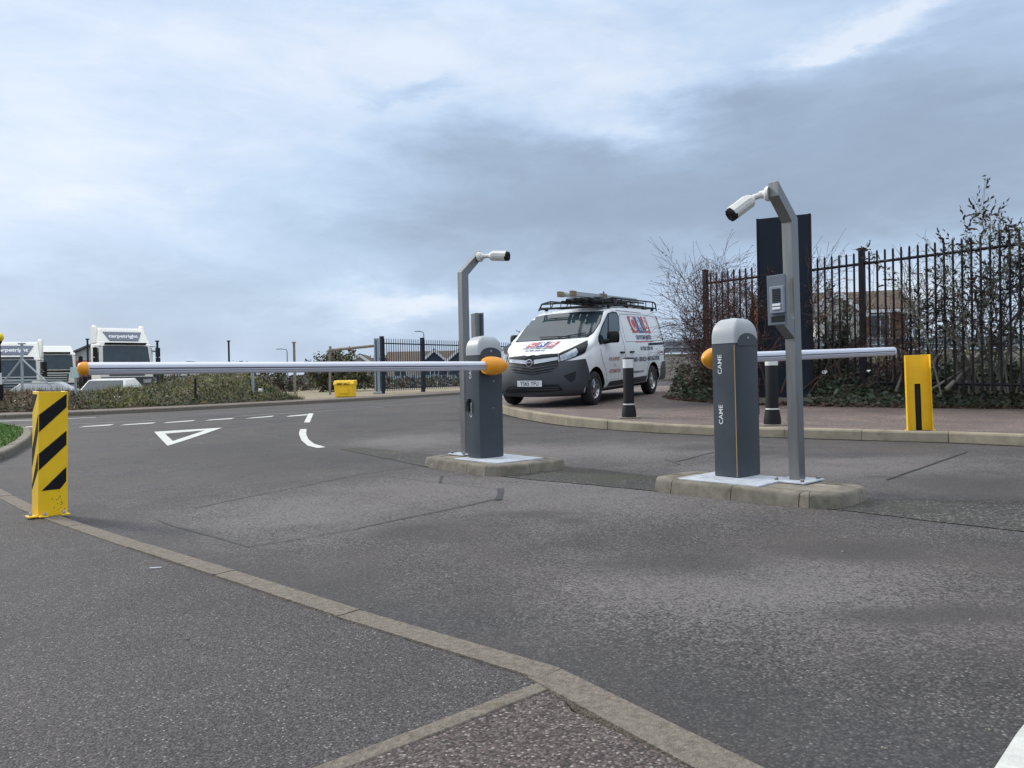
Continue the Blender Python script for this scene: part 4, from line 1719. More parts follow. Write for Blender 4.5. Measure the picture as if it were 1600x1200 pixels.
def place(px, Y, dz=0.0):
    """ground spot at depth Y under photo column px"""
    d = raydir(px, 590)
    x = d.x * Y / d.y
    return Vector((x, Y, T(x, Y) + dz))


def zat(px, py, Y):
    return atY_(px, py, Y).z


def atY_(px, py, Y):
    d = raydir(px, py)
    return Vector((0, 0, EYE)) + d * (Y / d.y)


def lorry(label, px, Y, rz, top_py, sign=True, deflector='high', low_dark=False, name_col=None):
    b = place(px, Y)
    ztop = zat(px, top_py, Y)
    b.z = min(b.z, ztop - 3.45) if deflector == 'high' else b.z
    b.z = ztop - (3.42 if deflector == 'high' else 3.0)
    t = thing('lorry', label, 'lorry', b, rz, 'lorries parked in the yard')
    W2 = 1.2
    mb = MB()
    prof = [(0, .35), (-.02, .95), (0, 1.62), (.22, 2.52), (.34, 2.60), (2.0, 2.62), (2.0, .55)]
    mb.prism([(y, z) for y, z in prof], -W2, W2, ((0, 0, 0), (0, 1, 0), (0, 0, 1), (1, 0, 0)))
    mb.build('cab', M_trwhite, t, smooth=0, bevel=.07, bseg=3)

    def front(x, z, off=.02):
        for (y0, z0), (y1, z1) in zip(prof[:5], prof[1:5]):
            if z0 <= z <= z1:
                return (x, y0 + (y1 - y0) * (z - z0) / (z1 - z0) - off, z)
        return (x, -.02 - off, z)

    def panel(name, pts, m, off=.02, parent=t, th=.03):
        mb = MB()
        q = [front(x, z, off) for x, z in pts]
        n = len(q)
        mb.add(q + [(x, y + th, z) for x, y, z in q], [tuple(range(n)), tuple(range(n, 2 * n))[::-1]] + [(i, n + i, n + (i + 1) % n, (i + 1) % n) for i in range(n)])
        return mb.build(name, m, parent, smooth=0)
    panel('windscreen', [(-1.06, 1.66), (1.06, 1.66), (1.02, 2.46), (-1.02, 2.46)], M_glass)
    panel('wiper_panel', [(-1.06, 1.50), (1.06, 1.50), (1.06, 1.615), (-1.06, 1.615)], M_black if not low_dark else M_trblue)
    panel('grille', [(-.80, .98), (.80, .98), (.86, 1.44), (-.86, 1.44)], M_trblue)
    mb = MB()
    for k in range(3):
        mb.box((0, -.06, 1.08 + .13 * k), (1.5, .02, .03))
    mb.build('grille_slat', M_trwhite if not low_dark else M_zinc, t, smooth=0)
    panel('bumper', [(-1.15, .38), (1.15, .38), (1.17, .92), (-1.17, .92)], M_trblue if low_dark else M_bump, .05, th=.08)
    for sx in (-1, 1):
        panel('headlight', [(sx * .72, .62), (sx * 1.08, .62), (sx * 1.10, .82), (sx * .72, .80)], M_lamp, .07)
        mb = MB()
        mb.box((sx * (W2 + .012), .62, 2.02), (.02, .78, .72))
        mb.build('side_window', M_glass, t, smooth=0, bevel=.005)
        mb = MB()
        mb.box((sx * (W2 + .22), -.10, 2.14), (.20, .12, .46))
        mb.box((sx * (W2 + .22), -.10, 1.76), (.20, .12, .24))
        mb.tube([(sx * (W2 - .1), .15, 2.44), (sx * (W2 + .22), -.08, 2.42), (sx * (W2 + .22), -.08, 1.64)], .02, 6)
        mb.build('mirror', M_black, t, smooth=0, bevel=.02)
        mb = MB()
        mb.lathe([(.48, 0), (.50, .05), (.50, .28), (.45, .30)], 24, Matrix.Rotation(radians(90), 3, 'Y'), (sx * 1.0 - .15, 1.35, .5))
        mb.build('wheel', M_rubber, t)
    # roof deflector
    mb = MB()
    if deflector == 'high':
        dp = [(.30, 2.60), (.42, 2.68), (.95, 3.30), (1.10, 3.40), (1.9, 3.42), (1.95, 2.62)]
        w0, w1 = 1.17, 1.02
    else:
        dp = [(.34, 2.58), (.45, 2.66), (.85, 2.94), (1.0, 3.0), (1.9, 3.0), (1.95, 2.6)]
        w0, w1 = 1.12, 1.04
    n = len(dp)
    vs = []
    for sx in (-1, 1):
        vs += [(sx * (w0 + (w1 - w0) * (z - 2.58) / (dp[-2][1] - 2.58)), y, z) for y, z in dp]
    mb.add(vs, [tuple(range(n))[::-1], tuple(range(n, 2 * n))] + [(i, (i + 1) % n, n + (i + 1) % n, n + i) for i in range(n)])
    if deflector == 'high':
        for sx in (-1, 1):
            mb.prism([(.9, 2.62), (1.25, 3.25), (1.4, 3.50), (1.55, 3.55), (2.0, 3.5), (2.0, 2.62)], -.09, .09, ((sx * 1.10, 0, 0), (0, 1, 0), (0, 0, 1), (1, 0, 0)))
    de = mb.build('roof_deflector', M_trwhite, t, smooth=0, bevel=.06, bseg=3)
    mb = MB()
    mb.box((0, .14, 2.575), (1.9, .26, .035), Matrix.Rotation(radians(-14), 3, 'X'))
    mb.build('sun_visor', M_black if not low_dark else M_sign, t, smooth=0, bevel=.01)
    if sign:
        s0, s1 = Vector((0, .42, 2.68)), Vector((0, .95, 3.30))
        ay = (s1 - s0).normalized()
        o = s0.lerp(s1, .42)
        an = Vector((1, 0, 0)).cross(ay)
        mb = MB()
        mb.prism([(-.66, -.29), (.66, -.29), (.88, .30), (-.88, .30)], .01, .035, (o, (1, 0, 0), ay, an))
        sg_ = mb.build('sign_panel', M_sign, de, smooth=0)
        mb = MB()
        put_text(mb, 'carpetright', .30, o + an * .04, (1, 0, 0), ay, sx=1.0, bold=.01)
        mb.build('lettering', M_letter, de, smooth=0)
    mb = MB()
    mb.box((0, 3.6, .75), (.9, 6.0, .35))
    for sx in (-1, 1):
        mb.box((sx * .95, 4.8, .5), (.35, 1.0, 1.0))
    mb.build('chassis', M_black, t, smooth=0)
    return t


lorry('white lorry with a tall roof deflector lettered on a grey panel, right of the others', 199, 38.0, radians(40), 510)
lorry('white lorry without a roof sign, middle of the three cabs', 80, 42.0, radians(33), 539, sign=False, deflector='low')
lorry('leftmost lorry with dark lower cab and lettered roof panel, behind the steel frame', 17, 37.0, radians(26), 531.5, deflector='high', low_dark=True)
# yellow box body beyond the tall lorry
b = place(221, 41)
t = thing('box_body', 'sand yellow box body standing beyond the tall white lorry', 'lorry body', (b.x, b.y, b.z), radians(27))
mb = MB()
zt = zat(243, 545, 41) - b.z
mb.box((-.55, 2.2, zt / 2 + .3), (2.1, 4.4, zt - .6))
mb.build('box', M_box, t, smooth=0, bevel=.03)
mb = MB()
mb.box((-.55, 2.2, .4), (1.8, 4.0, .3))
for s in (-1, 1):
    mb.lathe([(.45, -.12), (.45, .12)], 20, Matrix.Rotation(radians(90), 3, 'Y'), (-.55 + s * .8, 3.2, .3))
mb.build('running_gear', M_black, t, smooth=0)

# warehouse, container, cars
b = place(95, 66)
t = thing('warehouse', 'long pale warehouse with a shallow sloping roof behind the lorries', 'warehouse', b, 0)
z0, z1 = zat(97, 562, 66) - b.z, zat(143, 541, 66) - b.z
mb = MB()
mb.prism([(0, -1), (5.6, -1), (5.6, z1 * .9), (2.6, z1), (0, z0)], 0, 5, ((0, 0, 0), (1, 0, 0), (0, 0, 1), (0, 1, 0)))
mb.build('wall', M_shed, t, smooth=0)
mb = MB()
mb.prism([(-.2, z0 - .03), (2.6, z1 + .02), (5.8, z1 * .9), (5.8, z1 * .9 + .15), (2.6, z1 + .17), (-.2, z0 + .12)], -.3, 5.3, ((0, 0, 0), (1, 0, 0), (0, 0, 1), (0, 1, 0)))
mb.build('roof', M_slate, t, smooth=0)
mb = MB()
for k in range(5):
    mb.box((.6 + 1.0 * k, -.04, .9), (.06, .1, 2.2))
mb.build('wall_rib', M_meshp, t, smooth=0)
b = place(121, 52)
t = thing('shipping_container', 'red shipping container between two lorry cabs', 'container', b, radians(5))
zc = zat(121, 563, 52) - b.z
mb = MB()
mb.box((0, 3, zc / 2), (1.0, 6, zc))
for k in range(6):
    mb.box((-.42 + .17 * k, -.03, zc / 2), (.07, .08, zc * .9))
mb.build('container_shell', M_cred, t, smooth=0)
mb = MB()
for x in (-.2, .2):
    mb.tube([(x, -.09, .2), (x, -.09, zc - .2)], .03, 6)
mb.build('door_bar', M_zinc, t)


def car(label, px, Y, rz, m, top_py):
    b = place(px, Y)
    b.z = zat(px, top_py, Y) - 1.45
    t = thing('parked_car', label, 'car', b, rz, 'cars parked in the yard')
    mb = MB()
    sec = [(-.86, .25), (-.88, .75), (-.80, .92), (.80, .92), (.88, .75), (.86, .25)]
    vs = []
    st = [(-2.1, .82, .62), (-1.95, .96, .80), (-.9, 1.0, 1.0), (1.6, 1.0, 1.0), (2.0, .95, .95), (2.1, .85, .8)]
    for (y, kx, kz) in st:
        vs += [(x * kx, y, .25 + (z - .25) * kz) for x, z in sec]
    n = 6
    mb.add(vs, [tuple(range(n)), tuple(range(5 * n, 6 * n))] + [(i * n + k, i * n + (k + 1) % n, (i + 1) * n + (k + 1) % n, (i + 1) * n + k) for i in range(5) for k in range(n)])
    vs = []
    for (y, z, w) in ((-.95, .92, .80), (-.35, 1.40, .60), (.9, 1.45, .60), (1.75, .95, .76)):
        vs += [(-w, y, z), (w, y, z)]
    vs += [(-.80, -.95, .9), (.80, -.95, .9), (-.8, 1.75, .9), (.8, 1.75, .9)]
    mb.add(vs, [(0, 1, 3, 2), (2, 3, 5, 4), (4, 5, 7, 6), (0, 2, 4, 6), (1, 7, 5, 3)])
    mb.build('body', m, t, smooth=0, bevel=.05)
    mb = MB()
    mb.add([(-.70, -.90, 1.0), (.70, -.90, 1.0), (.56, -.42, 1.37), (-.56, -.42, 1.37)], [(0, 1, 2, 3)])
    mb.build('windscreen', M_glass, t, smooth=0)
    for s in (-1, 1):
        for y in (-1.3, 1.3):
            mb = MB()
            mb.lathe([(.31, -.1), (.31, .1)], 20, Matrix.Rotation(radians(90), 3, 'Y'), (s * .78, y, .31))
            mb.build('wheel', M_rubber, t)
        mb = MB()
        mb.box((s * .62, -2.08, .62), (.34, .10, .14))
        mb.build('headlight', M_lamp, t, smooth=0, bevel=.02)
    return t


car('white car half hidden by the ivy bank in front of the tall lorry', 172, 27.5, radians(10), M_trwhite, 591)
car('pale car behind the russet ground cover under the steel frame', 53, 30, radians(-70), M_cap, 597)

# crossing beacon at the left edge
b = place(-2, 20.0, .09)
t = thing('crossing_beacon', 'yellow globe crossing beacon on a banded pole at the left edge', 'beacon', b)
zg = zat(1, 527, 20) - b.z
mb = MB()
for (z0, z1) in ((0, .72), (1.02, 1.28)):
    mb.tube([(0, 0, z0), (0, 0, z1)], .10 if z0 == 0 else .065, 14)
mb.tube([(0, 0, 1.28), (0, 0, zg - .12)], .06, 14)
mb.build('black_pole_band', M_blk, t)
mb = MB()
mb.tube([(0, 0, .72), (0, 0, 1.02)], .066, 14)
mb.build('white_pole_band', M_white, t)
mb = MB()
mb.lathe([(.135 * cos(radians(a)) + .001, .135 * sin(radians(a))) for a in range(-90, 91, 12)], 20, None, (0, 0, zg))
mb.build('globe', M_globe, t, smooth=60)
mb = MB()
mb.lathe([(.05, -.20), (.10, -.12), (.09, -.10)], 16, None, (0, 0, zg))
mb.build('globe_holder', M_blk, t)

# braced steel frame
b = place(34, 27)
t = thing('braced_post', 'galvanised steel post with two slanting braces in front of the leftmost lorry', 'braced post', b)
q = lambda px, py: atY_(px, py, 27) - b
mb = MB()
mb.tube([(0, 0, 0), q(34, 538)], .045, 8)
mb.box(q(34, 537), (.22, .1, .05))
mb.build('upright', M_zinc, t)
for e in ((3, 600), (83, 606)):
    mb = MB()
    mb.tube([q(34, 561), q(*e)], .032, 8)
    mb.build('brace', M_zinc, t)
mb = MB()
mb.tube([q(-6, 594), q(95, 594)], .022, 6)
mb.tube([q(-6, 599), q(86, 598.5)], .022, 6)
mb.build('rail', M_zinc, t)

# small posts in and behind the bank
b = place(118, 21.3, .09)
t = thing('sign_post', 'short grey post with a small pale green plate, behind the end of the boom', 'sign', b)
mb = MB()
mb.tube([(0, 0, 0), (0, 0, zat(118, 577, 21.3) - b.z)], .034, 10)
mb.build('post', M_zinc, t)
mb = MB()
zz = zat(118, 582, 21.3) - b.z
mb.box((0, -.045, zz), (.23, .012, .29))
pl = mb.build('plate', M_plate, t, smooth=0, bevel=.003)
b = place(395, 23.6, .09)
t = thing('steel_post', 'plain galvanised post standing in the green ivy bank', 'post', b)
mb = MB()
mb.tube([(0, 0, 0), (0, 0, 1.05)], .042, 10)
mb.lathe([(.05, 0), (.04, .04)], 10, None, (0, 0, 1.05))
mb.build('post', M_zinc, t)
b = place(305, 22.3, .09)
mb = MB()
mb.tube([b, b + Vector((0, 0, .75))], [.035, .032], 8)
mb.lathe([(.038, 0), (.02, .03)], 8, None, b + Vector((0, 0, .75)))
tag(mb.build('marker_post', M_black), 'short black marker post sunk in the ivy bank', 'post')
for (px, py, Y, m, r, lab) in ((138, 530, 31, M_gate, .038, 'thin dark pole between the lorries, left of the tall one'), (247, 533, 31, M_gate, .045, 'thin dark pole right beside the yellow box body'),
                               (358.5, 533, 31, M_gate, .038, 'thin dark pole rising from the low bare bush'), (460.5, 535, 34, M_wood, .055, 'weathered timber pole left of the big round bush')):
    b = place(px, Y)
    top = atY_(px, py, Y)
    mb = MB()
    mb.tube([b, (b.x, b.y, top.z)], [r * 1.1, r], 8)
    mb.box((b.x, b.y, top.z), (r * 3, r * 2, .05))
    tag(mb.build('pole', m), lab, 'pole', 'poles along the yard boundary')


def street_lamp(label, px, py, Y, arm):
    b = place(px, Y)
    h = zat(px, py, Y) - b.z
    t = thing('street_lamp', label, 'street lamp', b, 0, 'distant street lamps')
    mb = MB()
    mb.tube([(0, 0, 0), (0, 0, h * .55), (0, 0, h * .93), (arm * .12, 0, h * .985), (arm, 0, h)], [.11, .09, .07, .06, .05], 8)
    mb.build('column', M_zinc, t)
    mb = MB()
    mb.box((arm * 1.2, 0, h), (.7, .22, .12))
    mb.build('lantern', M_zinc, t, smooth=0, bevel=.03)


street_lamp('distant street lamp behind the dark blue railing', 663.5, 517.5, 85, -.55)
street_lamp('distant street lamp left of the timber pole', 449.5, 545, 95, -.8)
street_lamp('distant street lamp just above the boom, beyond the yellow box body', 306, 564.5, 110, -.8)
street_lamp('distant street lamp behind the tangled shrubs at the right edge', 1537, 505, 75, -.6)

# timber height bar
b = place(515, 31)
t = thing('height_bar', 'weathered timber post and cross bar left of the pale gate post', 'height bar', b)
q = lambda px, py: atY_(px, py, 31) - b
mb = MB()
mb.tube([(0, 0, 0), q(516, 541)], .05, 8)
mb.build('upright', M_wood, t)
mb = MB()
mb.tube([q(514, 547.5), atY_(588, 540, 30.3) - b], .055, 8)
mb.build('cross_bar', M_wood, t)

# grit bin
b = gp(540, 620, .09)
t = thing('grit_bin', 'yellow grit bin with lettered sloping lid at the end of the ivy bank', 'grit bin', b, radians(-4))
k = b.y / 1200
w, h = 31 * k, 26 * k
mb = MB()
mb.box((0, 0, h * .36), (w * .92, w * .62, h * .72), None, 0, 1.07)
mb.build('bin_body', M_yellow, t, smooth=0, bevel=.03, bseg=3)
mb = MB()
mb.prism([(-.36 * w, h * .70), (-.36 * w, h * .78), (-.24 * w, h * .98), (.30 * w, h), (.36 * w, h * .9), (.36 * w, h * .70)], -w * .52, w * .52, ((0, 0, 0), (0, 1, 0), (0, 0, 1), (1, 0, 0)))
lid = mb.build('lid', M_yellow, t, smooth=0, bevel=.02, bseg=3)
mb = MB()
put_text(mb, 'GRIT SALT', .10, (0, -.372 * w, h * .745 + .02), (1, 0, 0), (0, 0, 1), bold=.004)
mb.build('lettering', M_blk, lid, smooth=0)
mb = MB()
mb.box((0, -.345 * w, h * .36), (w * .5, .015, h * .3))
mb.build('front_recess', M_yellow, t, smooth=0, bevel=.01)


# ------------------------------------------------------------------ railings
def railing(label, name, A, B, topA, topB, posts, pitch, base, m, pr=.011, post_w=.075, rails=(.22, None), cat='fence', flat=0):
    A, B = Vector(A), Vector(B)
    L = (B - A).length
    d = (B - A).normalized()
    t = thing(name, label, cat, (A.x, A.y, 0), atan2(d.y, d.x))
    top = lambda s: topA + (topB - topA) * s / L
    bz = lambda s: base(A + d * s)
    for i, s in enumerate(posts):
        mb = MB()
        mb.box((s, 0, (bz(s) - .1 + top(s) + .04) / 2), (post_w, post_w, top(s) + .14 - bz(s)))
        mb.box((s, 0, top(s) + .045), (post_w * 1.15, post_w * 1.15, .016))
        mb.build('post', m, t, smooth=0, bevel=.004)
    ends = list(posts)
    if ends[0] > .01:
        ends = [0] + ends
    if ends[-1] < L - .01:
        ends += [L]
    for a, b in zip(ends, ends[1:]):
        for which in (0, 1):
            mb = MB()
            za = (top(a) - rails[0]) if which == 0 else bz(a) + .14
            zb = (top(b) - rails[0]) if which == 0 else bz(b) + .14
            mb.tube([(a, 0, za), (b, 0, zb)], .024, 4)
            mb.build('rail', m, t, smooth=0)
        mb = MB()
        n = max(1, round((b - a) / pitch))
        for k in range(1, n):
            s = a + (b - a) * k / n
            zt = top(s) - .02
            if flat:
                mb.box((s, -.015, (bz(s) + .05 + zt) / 2), (flat, .012, zt - bz(s) - .05))
            else:
                mb.tube([(s, -.012, bz(s) + .04), (s, -.012, zt - .03), (s, -.012, zt)], [pr, pr, pr * .5], 6, mi=0)
        mb.build('pales', m, t, smooth=0)
    return t


gA = place(597, 30).xy
gB = place(722, 33).xy
gC = place(812, 35.3).xy
ztA, ztB = zat(597, 527.5, 30), zat(722, 532, 33)
L1, L2 = (gB - gA).length, (gC - gA).length
ztC = zat(812, 535, 35.3)
railing('dark blue vertical bar railing and gate behind the near barrier', 'railing', gA, gC, ztA, ztC, [.02, (place(659, 31.45).xy - gA).length, L1 * 1.07], .112, lambda p: T(p.x, p.y) + .14, M_gate, pr=.014, post_w=.13, cat='railing')
b = place(589.5, 29.7, .08)
t = thing('gate_post', 'pale grey steel gate post at the left end of the blue railing', 'gate post', b, radians(8))
mb = MB()
mb.box((0, 0, (zat(589, 528.5, 29.7) - b.z) / 2), (.20, .16, zat(589, 528.5, 29.7) - b.z))
mb.build('post', M_zinc, t, smooth=0, bevel=.01)
mb = MB()
mb.box((-.02, -.085, 1.1), (.05, .012, 2.0))
mb.build('guide_channel', M_navytext, t, smooth=0)
mb = MB()
mb.box((0, -.02, .05), (.34, .3, .1))
mb.build('foot', M_zinc, t, smooth=0, bevel=.02)


# ------------------------------------------------------------------ houses and walls beyond
def house(label, loc, rz, w, d, wall_h, roof_h, wm, rm, gable_front=False, windows=(), over=.3, board=M_white, group=None):
    """w along local x, d along local y (front face at y=0 towards the viewer)"""
    t = thing('house', label, 'house', loc, rz, group)
    mb = MB()
    if gable_front:
        mb.prism([(-w / 2, -1), (w / 2, -1), (w / 2, wall_h), (0, wall_h + roof_h), (-w / 2, wall_h)], 0, d, ((0, 0, 0), (1, 0, 0), (0, 0, 1), (0, 1, 0)))
    else:
        mb.prism([(0, -1), (d, -1), (d, wall_h), (d / 2, wall_h + roof_h), (0, wall_h)], -w / 2, w / 2, ((0, 0, 0), (0, 1, 0), (0, 0, 1), (1, 0, 0)))
    mb.build('wall', wm, t, smooth=0)
    mb = MB()
    span = w if gable_front else d
    run = span / 2 + over
    k = roof_h / (span / 2)
    th = .18
    pr = [(-run, wall_h - over * k + .02), (0, wall_h + roof_h + .02), (run, wall_h - over * k + .02), (run, wall_h - over * k + th), (0, wall_h + roof_h + th), (-run, wall_h - over * k + th)]
    if gable_front:
        mb.prism(pr, -over, d + over, ((0, 0, 0), (1, 0, 0), (0, 0, 1), (0, 1, 0)))
    else:
        mb.prism(pr, -w / 2 - over, w / 2 + over, ((0, d / 2, 0), (0, 1, 0), (0, 0, 1), (1, 0, 0)))
    mb.build('roof', rm, t, smooth=0)
    mb = MB()
    if gable_front:
        for s in (-1, 1):
            a, b_ = Vector((0, -over - .04, wall_h + roof_h - .02)), Vector((s * run, -over - .04, wall_h - over * k - .02))
            ln = (b_ - a)
            an = atan2(ln.z, ln.x)
            mb.box((a + b_) / 2, (ln.length, .05, .26), Matrix.Rotation(-an, 3, 'Y'))
    else:
        mb.box((0, -over - .03, wall_h - over * k + .02), (w + 2 * over, .05, .2))
    mb.build('bargeboard', board, t, smooth=0)
    for (x, z, ww, hh) in windows:
        mb = MB()
        mb.box((x, -.03, z), (ww, .10, hh))
        f = mb.build('window', M_white, t, smooth=0)
        mb = MB()
        for s in (-1, 1):
            mb.box((x + s * ww * .235, -.07, z), (ww * .42, .04, hh * .86))
        mb.build('pane', M_glass, f, smooth=0)
    return t


def hz(px, py, Y):
    return zat(px, py, Y)


Yh = 80
for (px, lab, gx) in ((679, 'dark blue gabled house with white bargeboards, seen through the railing', 0), (717, 'dark blue gabled house partly behind the near camera post', 0)):
    b = place(px, Yh)
    apex, eav = hz(px, 547, Yh), hz(px, 564, Yh)
    house(lab, (b.x, b.y, b.z - .3), radians(6), 2.6, 7, eav - b.z + .3, apex - eav, M_navy, M_tile, True, [(0, (eav - b.z) * .6, .9, .9)], .25, group='houses beyond the railing')
b = place(668, 86)
house('long low house with brown tiled roof behind the railing', (b.x, b.y, b.z - .5), radians(3), 9, 8, hz(668, 565, 86) - b.z + .5, hz(668, 549, 86) - hz(668, 565, 86), M_house, M_tile, False, [(-3, 1.6, 1.4, 1.0)], .3, group='houses beyond the railing')
b = place(563, 78)
house('low brown roofed house glimpsed behind the timber cross bar', (b.x, b.y, b.z - .5), radians(4), 3.8, 7, hz(563, 575, 78) - b.z + .5, hz(563, 555, 78) - hz(563, 575, 78), M_house, M_tile, True, [(0, 1.0, 1.0, .9)], .3, group='houses beyond the railing')
# low pale wall and far shed
A, B = place(560, 62), place(800, 62)
mb = MB()
d = (B - A)
mb.box((A + B) / 2 + Vector((0, 0, .35)), (d.length, .25, .9))
for k in range(7):
    mb.box(A.lerp(B, k / 6) + Vector((0, 0, .38)), (.4, .4, 1.0))
tag(mb.build('boundary_wall', M_bluewall, None, smooth=0), 'long low pale blue wall behind the railing', 'wall')
b = place(318, 70)
t = thing('shed', 'long low white shed far behind the ivy bank', 'shed', b, radians(3))
z1 = hz(318, 586, 70) - b.z
mb = MB()
mb.box((0, 3, z1 / 2), (6.4, 6, z1))
mb.build('wall', M_shed, t, smooth=0)
mb = MB()
mb.box((0, 3, z1 + .06), (6.8, 6.4, .14))
mb.build('roof', M_white, t, smooth=0)
mb = MB()
for k in range(4):
    mb.box((-2.2 + 1.5 * k, -.03, z1 * .55), (.8, .08, .5))
mb.build('window', M_glass, t, smooth=0)

# brick house behind the right hand fence
Yr = 46
b = place(1350, Yr)
bz0 = b.z - 1.0
t = house('brick house with white render gable and brown tiled roof behind the black fence', (b.x + .6, b.y + 1.2, bz0), radians(-18), 4.6, 6, hz(1370, 482, Yr) - bz0, hz(1370, 449, Yr) - hz(1370, 482, Yr), M_brick, M_tile, False,
          [(-1.2, hz(1350, 515, Yr) - bz0, 1.2, 1.5), (.9, hz(1350, 510, Yr) - bz0, 1.1, 1.6), (.9, hz(1350, 575, Yr) - bz0, 1.1, 1.4)], .3)
b2 = place(1312, Yr - 1)
t = house('white rendered gable wing with dark slate roof beside the brick house', (b2.x, b2.y, bz0), radians(-12), 2.6, 7, hz(1312, 490, Yr) - bz0, hz(1312, 462, Yr) - hz(1312, 490, Yr), M_house, M_slate, True,
          [(-.5, hz(1312, 520, Yr) - bz0, .7, 1.2), (-.6, hz(1312, 570, Yr) - bz0, .8, 1.1)], .28)
b3 = place(1262, 64)
house('dark slate roofed house left of the white gable wing', (b3.x, b3.y, b3.z - 1), radians(-10), 7, 7, hz(1262, 490, 64) - b3.z + 1, hz(1262, 455, 64) - hz(1262, 490, 64), M_brick, M_slate, False, [(2, hz(1275, 525, 64) - b3.z + 1, 1, 1.3)], .3)

# bridge parapet with mesh railing
pts = [Vector((3.0, 36.3)), Vector((8.6, 38.6)), Vector((16, 40.8)), Vector((30, 43))]
t = thing('bridge_parapet', 'concrete parapet wall topped by a grey mesh railing right of the van', 'parapet wall', (0, 0, 0))
wall, cop, pan = MB(), MB(), MB()
posts = []
for a, c in zip(pts, pts[1:]):
    n = max(1, round((c - a).length / 2.4))
    for i in range(n):
        p, q_ = a.lerp(c, i / n), a.lerp(c, (i + 1) / n)
        dd = (q_ - p).normalized()
        nn = Vector((-dd.y, dd.x))
        zb0, zb1 = T(p.x, min(p.y, 60)), T(q_.x, min(q_.y, 60))
        g_ = .01
        for (mbx, lo, hi, wd) in ((wall, -.2, 1.22, .30), (cop, 1.22, 1.30, .38), (pan, 1.36, 1.92, .03)):
            e0, e1 = p + dd * g_, q_ - dd * g_
            vs = []
            for (e, zb) in ((e0, zb0), (e1, zb1)):
                for s in (-1, 1):
                    for z in (lo, hi):
                        vs.append((e.x + nn.x * wd / 2 * s, e.y + nn.y * wd / 2 * s, zb + z))
            mbx.add(vs, [(0, 1, 3, 2), (4, 6, 7, 5), (0, 4, 5, 1), (2, 3, 7, 6), (1, 5, 7, 3), (0, 2, 6, 4)])
        posts.append((p, zb0))
        posts.append((p.lerp(q_, .33), zb0 + (zb1 - zb0) * .33))
        posts.append((p.lerp(q_, .66), zb0 + (zb1 - zb0) * .66))
wall.build('wall', M_conc, t, smooth=0)
cop.build('coping', M_kerb2, t, smooth=0, bevel=.01)
pan.build('mesh_panel', M_meshp, t, smooth=0)
for (p, z) in posts:
    mb = MB()
    mb.box((p.x, p.y, z + 1.62), (.07, .07, .66))
    mb.build('railing_post', M_zinc, t, smooth=0)
mb = MB()
for h in (1.96, 1.62):
    mb.tube([(p.x, p.y - .05, T(p.x, p.y) + h) for p in pts], .03, 6)
mb.build('rail', M_zinc, t)

# ------------------------------------------------------------------ right: black fence and sign
fA, fB = Vector((3.94, 15.5)), Vector((7.67, 11.5))
fd = (fB - fA)
fE = fA + fd * 1.42


def verge_h(x, y):
    """height of the planted verge above the terrain: rises from the footway to the fence"""
    d = (fB - fA).normalized()
    nn = Vector((d.y, -d.x))
    s = (Vector((x, y)) - fA).dot(Vector((-d.y, d.x)))
    return .10 + .34 * ss(-1.9, -.1, s)


FL = (fE - fA).length
railing('tall black vertical bar fence in front of the shrubs on the right', 'fence', fA, fE, 2.88, 2.92, [0, fd.length * .568, fd.length * 1.136], .128, lambda p: T(p.x, p.y) + .40, M_fence, pr=.0175, post_w=.09)
d = raydir(1228, 560)
c = Vector((d.x * 13.7 / d.y, 13.7))
t = thing('sign_board', 'tall blank dark sign board rising behind the nearer intercom post', 'sign board', (c.x, c.y, T(c.x, c.y) + .2), radians(-26))
hs = zat(1228, 339, 13.7) - T(c.x, c.y) - .2
mb = MB()
mb.box((0, 0, hs / 2), (.90, .14, hs))
mb.build('board', M_totem, t, smooth=0, bevel=.008)
mb = MB()
for s in (-1, 1):
    mb.box((s * .44, -.01, hs / 2), (.035, .15, hs + .006))
mb.build('edge_trim', M_fence, t, smooth=0, bevel=.003)
mb = MB()
mb.box((0, 0, .03), (1.2, .3, .10))
mb.build('plinth', M_islandtop, t, smooth=0)


# ------------------------------------------------------------------ planting
def rnd_dir(spread=1.0):
    return Vector((random.gauss(0, spread), random.gauss(0, spread), random.gauss(0, spread)))


class Plant:
    """branches and leaves grown into two meshes"""
    def __init__(s):
        s.wood = MB()
        s.leaf = MB()

    def leafquad(s, p, d, L, w, mi=0):
        d = d.normalized()
        a = d.cross(rnd_dir()).normalized() * w * .5
        m = p + d * L * .5
        s.leaf.add([p, m + a, p + d * L, m - a], [(0, 1, 2, 3)], mi)

    def grow(s, p, d, L, r, depth, kids, leaf=None, up=.06, wob=.16, n=4, spread=.7, short=.62, minr=.0033):
        d = d.normalized()
        pts, rs = [p.copy()], [r]
        st = L / n
        for i in range(n):
            d = (d + rnd_dir(wob) + Vector((0, 0, up))).normalized()
            pts.append(pts[-1] + d * st)
            rs.append(max(minr * .8, r * (1 - .62 * (i + 1) / n)))
        s.wood.tube(pts, rs, 3 if r < .012 else 5, cap=False)
        if depth > 0:
            k = kids[min(len(kids) - 1, depth - 1)]
            for j in range(k):
                t = random.uniform(.25, 1.0)
                i = min(n - 1, int(t * n))
                q = pts[i].lerp(pts[i + 1], t * n - i if t * n - i <= 1 else 1)
                dd = (d + rnd_dir(spread)).normalized()
                s.grow(q, dd, L * short * random.uniform(.6, 1.15), max(minr, rs[i] * .62), depth - 1, kids, leaf, up, wob, max(2, n - 1), spread, short, minr)
        if leaf:
            leaf(s, pts, depth)


